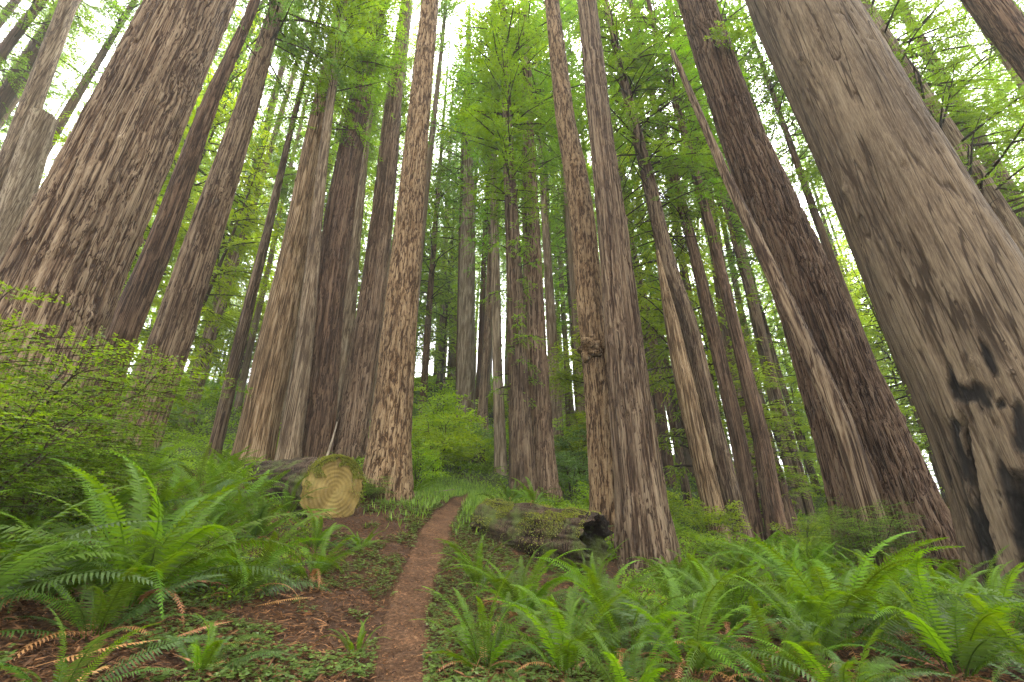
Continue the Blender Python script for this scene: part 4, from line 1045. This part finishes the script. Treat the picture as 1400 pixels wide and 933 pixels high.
shrub('thicket', 385, 17, 1.4, 'bright bush between the tawny streaked redwood and its slender neighbour')
shrub('thicket', 1090, 14, 1.2, 'bush behind the broken brown stump')
rs = np.random.default_rng(31); cnt = tries = 0
while cnt < 150 and tries < 6000:
    tries += 1
    y = 12 + 42 * rs.uniform() ** 1.2; x = rs.uniform(-1.2, 1.5) * y
    if path_dist([x], [y])[0] < 1.3 or not free(x, y, 1.5): continue
    k = 'thicket' if rs.uniform() < .7 else 'rhodo'
    s = rs.uniform(.7, 1.5) * (1 + y / 45)
    lab = ('leafy bright bush' if k == 'thicket' else 'glossy dark bush') + (' on the uphill slope' if x < 0 else ' on the downhill slope')
    shrub(k, 0, 0, s, lab + ' in the undergrowth', group=lab.replace('bush', 'bushes'), xy=(x, y), sz=.8); cnt += 1


# ------------------------------------------------------------------ undergrowth, sorrel, grass, litter (uncountable)
def scatter_leaves(name, n, region, leaf, mat, label, hmax, mask=None, seed=1, wl=.5, flatness=.5, clump=1.0):
    r = np.random.default_rng(seed)
    x, y = region(r, n)
    pd = path_dist(x, y); keep = pd > .34
    if mask is not None: keep &= mask(r, x, y, pd)
    x, y = x[keep], y[keep]; n = len(x)
    h = hmax * np.clip(.5 + .9 * noise3(x * clump, y * clump, seed), .05, 1.3) * r.uniform(0, 1, n) ** .7 * np.minimum(1, (pd[keep] - .3) / .8)
    z = gz(x, y) + h
    a = r.uniform(0, 6.28, n); el = r.normal(.1, flatness, n)
    d = np.stack([np.cos(a) * np.cos(el), np.sin(a) * np.cos(el), np.sin(el)], 1)
    w = norm(np.cross(d, np.array([0, 0, 1.0]) + r.normal(0, flatness, (n, 3))))
    L = leaf * r.uniform(.6, 1.4, n) * np.clip(y / 14, .8, 3)
    v, f = diamonds(np.stack([x, y, z], 1), d, w, L, L * wl, .05)
    g = Geo(); g.add(v, f, 0, np.repeat(np.clip(.5 + .35 * noise3(x * .8, y * .8, 3) + r.normal(0, .15, n), 0, 1), 4))
    o = link(name, g.mesh(name, [mat])); tag(o, label, kind='stuff')


def far_region(r, n):
    y = 9 + 60 * r.uniform(0, 1, n) ** 1.7; return r.uniform(-1.3, 1.5, n) * y, y
scatter_leaves('undergrowth', 240000, far_region, .085, M['cover'], 'mixed low leafy undergrowth covering the slope', .45, seed=2, clump=.7,
               mask=lambda r, x, y, pd: ((y > 12) | (pd > 1.6)) & ~((x < 0) & (x > -.3 * y) & (y < 12)))


def near_right(r, n):
    y = 5.2 + 8 * r.uniform(0, 1, n); return r.uniform(.22, 1.4, n) * y, y
scatter_leaves('undergrowth', 60000, near_right, .05, M['cover'], 'leafy undergrowth between the ferns on the downhill side', .3, seed=3, clump=1.2)
def near_left(r, n):
    y = 4.0 + 7 * r.uniform(0, 1, n); return r.uniform(-1.3, -.42, n) * y, y
scatter_leaves('undergrowth', 40000, near_left, .045, M['cover'], 'leafy undergrowth below the huckleberry shrubs', .22, seed=4, clump=1.2, mask=lambda r, x, y, pd: x < -2.2)


def sorrel():
    r = np.random.default_rng(8); n = 110000
    y = 2.2 + 10 * r.uniform(0, 1, n) ** 1.2; x = r.uniform(-1.1, 1.1, n) * y
    pd = path_dist(x, y); side = x - np.interp(y, PY, PX)
    hw = np.interp(y, PY, PW) * .5
    nz = noise3(x * 1.6, y * 1.6, 4.4) + .5 * noise3(x * 4, y * 4, 1.4)
    right = (side > 0) & (pd > hw * (.82 + .4 * r.uniform(0, 1, n) ** 2)) & (nz > -.6 + sstep(.5, 2.2, pd) * .9)
    left = (side < 0) & (pd > hw * (.85 + .4 * r.uniform(0, 1, n) ** 2)) & (nz > .02 + .12 * sstep(.8, 3, pd))
    k = right | left; x, y = x[k], y[k]; n = len(x)
    h = r.uniform(.015, .06, n); a0 = r.uniform(0, 6.28, n); s = r.uniform(.012, .024, n) * np.clip(y / 5, 1, 2)
    z = gz(x, y) + h; tn = np.clip(.5 + .3 * noise3(x * 2, y * 2, 8) + r.normal(0, .2, n), 0, 1)
    g = Geo()
    for j in range(3):
        a = a0 + j * 2.094; d = np.stack([np.cos(a), np.sin(a), r.normal(-.1, .2, n)], 1); d = norm(d)
        w = norm(np.cross(d, np.array([0, 0, 1.0]) + r.normal(0, .2, (n, 3))))
        L = s[:, None]; p = np.stack([x, y, z], 1)
        V = np.stack([p, p + d * L * .7 + w * L * .62, p + d * L * 1.1, p + d * L * .7 - w * L * .62], 1).reshape(-1, 3)
        g.add(V, np.arange(n * 4).reshape(-1, 4), 0, np.repeat(tn, 4))
    tag(link('sorrel', g.mesh('sorrel', [M['sorrel']])), 'carpet of clover-like sorrel leaves along the trail', kind='stuff')


sorrel()


def grass():
    r = np.random.default_rng(9); n = 24000
    t = r.uniform(0, 1, n); k = (t * (len(PX) - 1)).astype(int)
    x = PX[k] + r.normal(0, 1, n) * .9; y = PY[k] + r.normal(0, .5, n)
    pd = path_dist(x, y); keep = (y > 7.5) & (pd > (.2 + .1 * (y < 11)) * (1 - sstep(11.5, 14, y))) & (pd < 1.4) & (r.uniform(0, 1, n) < sstep(7.5, 13, y))
    x, y = x[keep], y[keep]; n = len(x); a = r.uniform(0, 6.28, n)
    d = norm(np.stack([np.cos(a) * .5, np.sin(a) * .5, np.ones(n)], 1)); w = np.stack([-np.sin(a), np.cos(a), 0 * a], 1)
    L = r.uniform(.06, .2, n); v, f = diamonds(np.stack([x, y, gz(x, y)], 1), d, w, L, L * .09 + .004, .1)
    g = Geo(); g.add(v, f, 0, np.repeat(r.uniform(0, 1, n), 4))
    tag(link('grass', g.mesh('grass', [M['grass']])), 'bright fine grass lining the upper trail', kind='stuff')


grass()


def litter():
    r = np.random.default_rng(10); n = 230000
    y = 1.8 + 11 * r.uniform(0, 1, n) ** 1.4; x = r.uniform(-1.2, 1.3, n) * y
    pd = path_dist(x, y); k = (pd > .26) | (r.uniform(0, 1, n) < .55); x, y, pd = x[k], y[k], pd[k]; n = len(x)
    a = r.uniform(0, 6.28, n); el = r.normal(0, .3, n); d = np.stack([np.cos(a) * np.cos(el), np.sin(a) * np.cos(el), np.sin(el)], 1)
    w = norm(np.cross(d, np.array([0, 0, 1.0]) + r.normal(0, .5, (n, 3))))
    L = r.uniform(.015, .10, n) ** 1.0 * np.where(pd < .25, .3, 1) * np.where(r.uniform(0, 1, n) < .06, 2.2, 1); W = np.where(r.uniform(0, 1, n) < .6, .004, .013) * np.where(pd < .25, .8, 1)
    v, f = diamonds(np.stack([x, y, gz(x, y) + r.uniform(0, .03, n) - np.where(pd < .3, .015, 0)], 1), d, w, L, W, .05)
    g = Geo(); g.add(v, f, 0, np.repeat(np.clip(r.normal(.38, .34, n), 0, 1), 4))
    tag(link('leaf_litter', g.mesh('leaf_litter', [M['litter']])), 'brown needles, twigs and leaf scraps lying on the bank', kind='stuff')


litter()

# loose dead fronds and sticks lying on the bank
FLAT = [frond_mesh(380 + i, M['dead_fern'], e0=.15, curl=.35, npair=30, width=.10, tint=random.uniform(.3, .9)) for i in range(3)]
for i, (px, d, s, a, lab) in enumerate([(70, 2.7, .5, .5, 'yellow dead frond lying among the dark ferns at the picture edge'), (425, 4.3, .4, -1.4, 'orange dead frond hanging down the bank beside the trail'),
        (345, 4.2, .45, .2, 'rusty dead frond beneath the bright fern'), (400, 4.7, .35, 2.8, 'curled brown dead frond near the log hollow'), (300, 3.3, .45, -.6, 'reddish dead frond at the foot of the largest arching fern'),
        (235, 3.2, .4, 1.0, 'brown dead frond tangled at the base of the largest arching fern'), (330, 2.9, .4, -1.1, 'dark rust dead frond low on the bank'), (650, 5.2, .35, .6, 'dead frond in the sorrel before the mossy rotten log'),
        (875, 3.9, .5, -.8, 'brown dead frond between the arching fern and the ridged redwood'), (1080, 3.3, .4, .3, 'brown dead frond under the dense rosette')]):
    p = at(px, 850, d); o = link('dead_frond', FLAT[i % 3], loc=(p[0], p[1], float(gz(p[0], p[1])) + .03), rot=(.2, -.1, a), scale=(s, s, s)); tag(o, lab, 'dead frond', 'dead fronds on the ground')


def stick(px, d, L, rad, a, el, label, z=None, bend=.15, mat='stick', lift=0.0):
    p = at(px, 750, d); t = np.linspace(0, 1, 12)
    aa = a + bend * (t - .5) * 2; st = np.stack([np.cos(aa) * math.cos(el), np.sin(aa) * math.cos(el), np.full(12, math.sin(el)) + bend * .4 * np.sin(t * 3)], 1) * L / 11
    P = np.cumsum(st, 0); v, f = tube(P, np.linspace(rad, rad * .4, 12), 7); g = Geo(); g.add(v, f, 0, .6)
    zz = float(gz(p[0], p[1])) + rad if z is None else z
    tag(link('stick', g.mesh('stick', [M[mat]], True), loc=(p[0], p[1], zz + lift)), label, 'stick')


# ------------------------------------------------------------------ logs and stump
def log_body(L, r0, r1, n, rows, seed, hollow=False):
    x = np.linspace(0, L, rows); th = np.linspace(0, 2 * np.pi, n, endpoint=False)
    TH, X = np.meshgrid(th, x)
    R = np.interp(X, [0, L], [r0, r1]) * (1 + .10 * noise3(np.cos(TH) * 1.5 + seed, np.sin(TH) * 1.5, X * .6) + .05 * noise3(np.cos(TH) * 4, np.sin(TH) * 4 + seed, X * 2.2))
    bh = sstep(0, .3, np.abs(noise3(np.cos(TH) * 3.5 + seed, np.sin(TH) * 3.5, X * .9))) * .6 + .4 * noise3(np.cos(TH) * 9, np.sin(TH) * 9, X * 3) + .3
    R = R + (bh - .6) * .06
    return X, TH, R, bh


def frame_at(o, p0, p1, roll=0):
    """local +X runs from p0 to p1"""
    d = Vector((p1 - p0).tolist()).normalized()
    q = Vector((1, 0, 0)).rotation_difference(d)
    o.rotation_mode = 'QUATERNION'; o.rotation_quaternion = q; o.location = p0


def sawn_log():
    c = at(457, 671, 8.0); r = .56
    tail = at(335, 690, 10.0); tail[2] = float(gz(tail[0], tail[1])) - .15
    root = link('sawn_log', None); frame_at(root, c, tail); tag(root, 'fallen log with a mossy sawn face turned to the trail', 'log')
    L = float(np.linalg.norm(tail - c)) + .3
    X, TH, R, bh = log_body(L, r * 1.02, r * .70, 110, 120, 3.0)
    V = np.stack([X, np.cos(TH) * R, np.sin(TH) * R], -1)
    V[0, :, 0] += .03 * noise3(np.cos(TH[0]) * 2, np.sin(TH[0]) * 2, 1)
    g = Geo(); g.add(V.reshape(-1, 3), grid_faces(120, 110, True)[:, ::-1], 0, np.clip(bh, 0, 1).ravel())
    link('bark', g.mesh('bark', [M['log']], True), root)
    # sawn face: slightly domed disc with rings, faces -X; tilted to the trail
    rr = np.linspace(0, 1, 14)[:, None]; e = V[0]
    D = np.concatenate([np.stack([np.full(110, -.012) + .02 * (s - 1) * 0 + .008 * noise3(e[:, 1] * s * 5, e[:, 2] * s * 5, 1), e[:, 1] * s * .985, e[:, 2] * s * .985], 1) for s in rr[:, 0]])
    D[-110:, 0] += .02
    g = Geo(); g.add(D, grid_faces(14, 110, True), 0, .5)
    link('sawn_face', g.mesh('sawn_face', [M['cut']], True), root)
    # moss hanging over the upper rim and along the top of the log
    rg = np.random.default_rng(14); n = 9000
    q = Vector(root.rotation_quaternion.inverted() @ Vector((0, 0, 1))); upa = math.atan2(q.z, q.y)
    a = upa + rg.normal(.0, .75, n); xx = np.abs(rg.normal(0, .10, n)) ** 1.0 - .03
    on_face = rg.uniform(0, 1, n) < .55
    rad = np.where(on_face, r * (1.0 - np.abs(rg.normal(0, .17, n))), r * 1.03)
    okm = ~on_face | (noise3(np.cos(a) * rad * 5, np.sin(a) * rad * 5, 2.2) + .5 * noise3(np.cos(a) * rad * 14, np.sin(a) * rad * 14, 5.2) > (r - rad) * 1.9 - .12)
    a, xx, on_face, rad = a[okm], xx[okm], on_face[okm], rad[okm]; n = len(a)
    p = np.stack([np.where(on_face, -.02, xx), np.cos(a) * rad, np.sin(a) * rad], 1)
    down = np.array(-q); d = norm(down * np.where(on_face, 1.0, -.3)[:, None] + np.array([-.6, 0, 0]) + rg.normal(0, .45, (n, 3)))
    w = norm(np.cross(d, rg.normal(0, 1, (n, 3)))); l = rg.uniform(.015, .05, n)
    v, f = diamonds(p, d, w, l, l * .35); g = Geo(); g.add(v, f, 0, np.repeat(rg.uniform(0, 1, n), 4))
    link('moss', g.mesh('moss', [M['moss']]), root)
    return c


def rotten_log():
    p0 = at(655, 712, 9.2); p1 = at(815, 742, 7.7); p0[2] += -.05; p1[2] -= .02
    r = .46
    root = link('rotten_log', None); frame_at(root, p0, p1); tag(root, 'rotten mossy log beside the trail with a dark hollow end', 'log')
    L = float(np.linalg.norm(p1 - p0))
    n, rows = 120, 130
    X, TH, R, bh = log_body(L, r, r * .92, n, rows, 9.0)
    R = R * (1 + .12 * noise3(np.cos(TH) * 2.5, np.sin(TH) * 2.5, X * 1.6))
    # rounded decayed near end
    R *= np.sqrt(np.clip(1 - (1 - np.clip(X / .35, 0, 1)) ** 2, .02, 1))
    V = np.stack([X, np.cos(TH) * R, np.sin(TH) * R], -1)
    V[-8:, :, 0] += (.22 * noise3(np.cos(TH[-8:]) * 3, np.sin(TH[-8:]) * 3, 4)) * np.linspace(0, 1, 8)[:, None]
    g = Geo(); g.add(V.reshape(-1, 3), grid_faces(rows, n, True)[:, ::-1], 0, np.clip(bh, 0, 1).ravel())
    # hollow: inner wall running back into the log
    e = V[-1]; inner = []
    for k, (s, dx) in enumerate([(1, 0), (.82, -.02), (.74, -.15), (.66, -.5), (.5, -.9), (.05, -1.0)]):
        inner.append(np.stack([e[:, 0] + dx, e[:, 1] * s, e[:, 2] * s], 1))
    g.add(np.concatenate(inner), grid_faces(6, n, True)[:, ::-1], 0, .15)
    link('bark', g.mesh('bark', [M['log']], True), root)
    rg = np.random.default_rng(24); m = 26000
    q = Vector(root.rotation_quaternion.inverted() @ Vector((0, 0, 1))); upa = math.atan2(q.z, q.y)
    a = upa + rg.normal(0, .85, m); x = rg.uniform(.05, L - .05, m)
    keep = noise3(x * 2.2, a * 1.5, 3.3) > -.08
    a, x = a[keep], x[keep]; m = len(a)
    ri = np.clip(((x / L) * (rows - 1)).astype(int), 0, rows - 1); ti = ((a % (2 * np.pi)) / (2 * np.pi) * n).astype(int) % n
    rad = R[ri, ti] + .004
    p = np.stack([x, np.cos(a) * rad, np.sin(a) * rad], 1); nr = np.stack([0 * a, np.cos(a), np.sin(a)], 1)
    d = norm(nr + rg.normal(0, .6, (m, 3))); w = norm(np.cross(d, rg.normal(0, 1, (m, 3)))); l = rg.uniform(.012, .04, m)
    v, f = diamonds(p, d, w, l, l * .5); g = Geo(); g.add(v, f, 0, np.repeat(rg.uniform(0, .9, m), 4))
    link('moss', g.mesh('moss', [M['moss']]), root)
    return p0, p1, r


sawn_log()
L0, L1, LR = rotten_log()
stick(425, 9.0, .75, .028, 1.3, 1.35, 'bleached grey stick standing upright at the edge of the sawn log', z=float(at(425, 632, 9.0)[2]), bend=.25)
stick(495, 11.0, .5, .02, .5, .15, 'short pale stick lying on the grass at the bend of the trail') if False else None
stick(584, 12.0, .6, .02, .5, .12, 'short pale stick lying on the grass near the bright thicket')
stick(640, 4.3, .55, .012, -1.0, .15, 'thin dark twig poking out of the sorrel by the trail', mat='twig')
for k, (u, s, lab) in enumerate([(.30, .6, 'small fern rooted on the trail end of the mossy rotten log'), (.52, .62, 'fern rooted on the crest of the mossy rotten log')]):
    p = L0 + (L1 - L0) * u; fern(0, 0, s, 8, lab, xy=(p[0], p[1] - .15), z=p[2] + LR * 1.0, dead=0, dark=.1, rr=900 + k)


def stump():
    p = at(1083, 752, 17); base = np.array([p[0], p[1], float(gz(p[0], p[1]))])
    top = at(1066, 646, 17)
    H = top[2] - base[2] + .1; n = 40; zz = np.linspace(-.5, H, 60); th = np.linspace(0, 2 * np.pi, n, endpoint=False)
    TH, Z = np.meshgrid(th, zz); R = np.interp(Z, [-.5, .5, H], [.45, .36, .29]) * (1 + .08 * noise3(np.cos(TH) * 2, np.sin(TH) * 2, Z * .5))
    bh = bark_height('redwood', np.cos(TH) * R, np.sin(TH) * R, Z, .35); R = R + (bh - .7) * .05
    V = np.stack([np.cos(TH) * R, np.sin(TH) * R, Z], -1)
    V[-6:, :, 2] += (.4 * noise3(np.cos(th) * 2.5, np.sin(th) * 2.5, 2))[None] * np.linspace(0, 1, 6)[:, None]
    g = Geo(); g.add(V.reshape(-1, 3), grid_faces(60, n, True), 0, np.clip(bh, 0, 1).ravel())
    tp = V[-1]; g.add(np.vstack([tp, tp.mean(0) - [0, 0, .4]]), np.stack([np.arange(n), (np.arange(n) + 1) % n, np.full(n, n)], 1), 0, .1)
    tag(link('tree_stump', g.mesh('tree_stump', [M['redwood_dark']], True), loc=base), 'tall broken brown stump among the slim leaning trunks', 'stump')


stump()

# old rotten stump by the trail bend
def small_stump():
    p = at(652, 634, 19.5); z = float(gz(p[0], p[1])); n = 40; zz = np.linspace(-.3, 1.0, 30); th = np.linspace(0, 2 * np.pi, n, endpoint=False)
    TH, Z = np.meshgrid(th, zz); R = .42 * (1 + .2 * noise3(np.cos(TH) * 2, np.sin(TH) * 2, Z * 1.5)) * (1 - .25 * np.clip(Z, 0, 1))
    V = np.stack([np.cos(TH) * R, np.sin(TH) * R, Z], -1); V[-3:, :, 2] += .3 * noise3(np.cos(th) * 3, np.sin(th) * 3, 5)
    g = Geo(); g.add(V.reshape(-1, 3), grid_faces(30, n, True), 0, .4)
    tp = V[-1]; g.add(np.vstack([tp, tp.mean(0) - [0, 0, .3]]), np.stack([np.arange(n), (np.arange(n) + 1) % n, np.full(n, n)], 1), 0, .1)
    tag(link('tree_stump', g.mesh('tree_stump', [M['log']], True), loc=(p[0], p[1], z)), 'low rotten stump at the bend of the trail', 'stump')


small_stump()

# leafy tuft growing out of the side of the shaggy redwood
tr = [t for t in TREES if t['l'].startswith('shaggy')][0]
zz, AX, AY, AR = tr['axis']
r_ = ray(985, 95); k = int(np.argmin(np.abs((zz - EYE[2]) / AY - r_[2])))
tuft = shrub_mesh(480, .9, .8, 6, .07, [M['sprout']], flat=.35, nspray=6)
pp = np.array([AX[k] - .1 * AR[k], AY[k] - AR[k] * .9, zz[k]]) - tr['base']
o = link('leaf_tuft', tuft[0], tr['root'], loc=pp, rot=(.8, -.2, .4))
o['label'] = 'bright green leafy tuft sprouting from the bark'

# ------------------------------------------------------------------ damp forest air
def haze():
    m, nt, out = new_mat('damp_air')
    v = nt.nodes.new('ShaderNodeVolumePrincipled'); v.inputs['Color'].default_value = (.93, .97, .90, 1); v.inputs['Density'].default_value = HAZE
    nt.links.new(v.outputs[0], out.inputs['Volume'])
    x0, x1, y0, y1, z0, z1 = -156, 156, -20, 206, -40, 150
    V = np.array([(x, y, z) for x in (x0, x1) for y in (y0, y1) for z in (z0, z1)], float)
    g = Geo(); g.add(V, [(0, 1, 3, 2), (4, 6, 7, 5), (0, 4, 5, 1), (2, 3, 7, 6), (0, 2, 6, 4), (1, 5, 7, 3)])
    tag(link('haze', g.mesh('haze', [m])), 'thin pale mist between the far trunks', kind='stuff')


HAZE = .0007
haze()

# ------------------------------------------------------------------ camera, light, sky
cam = bpy.data.cameras.new('camera'); cam.sensor_width = 36; cam.lens = F / 1400 * 36; cam.clip_start = .05; cam.clip_end = 1000
co = link('camera', cam, loc=EYE.tolist(), rot=(math.pi / 2 + PITCH, 0, 0)); scene.camera = co

SUN_EL, SUN_AZ = math.radians(62), math.radians(25)     # azimuth from +Y towards +X
w = bpy.data.worlds.new('World'); scene.world = w; w.use_nodes = True
nt = w.node_tree; bg = nt.nodes['Background']
sky = nt.nodes.new('ShaderNodeTexSky'); sky.sky_type = 'NISHITA'; sky.sun_disc = False
sky.sun_elevation = SUN_EL; sky.sun_rotation = SUN_AZ; sky.air_density = 1.0; sky.dust_density = 4.0; sky.ozone_density = 1.0
hs = nt.nodes.new('ShaderNodeHueSaturation'); hs.inputs['Saturation'].default_value = .05
nt.links.new(sky.outputs[0], hs.inputs['Color']); nt.links.new(hs.outputs[0], bg.inputs['Color'])
bg.inputs['Strength'].default_value = .11
sl = bpy.data.lights.new('sun', 'SUN'); sl.energy = 1.5; sl.angle = math.radians(14); sl.color = (1, .95, .86)
so = link('sun', sl, loc=(0, 0, 60))
so.rotation_euler = (-(math.pi / 2 - SUN_EL), 0, -SUN_AZ)

vs = scene.view_settings
vs.view_transform = 'Standard'; vs.look = 'None'; vs.exposure = 4.15; vs.gamma = 1; vs.use_curve_mapping = False
scene.cycles.use_denoising = True; scene.cycles.denoising_prefilter = 'NONE'
scene.cycles.max_bounces = 8; scene.cycles.diffuse_bounces = 4; scene.cycles.transmission_bounces = 4
scene.cycles.volume_bounces = 2
scene.cycles.sample_clamp_indirect = 8
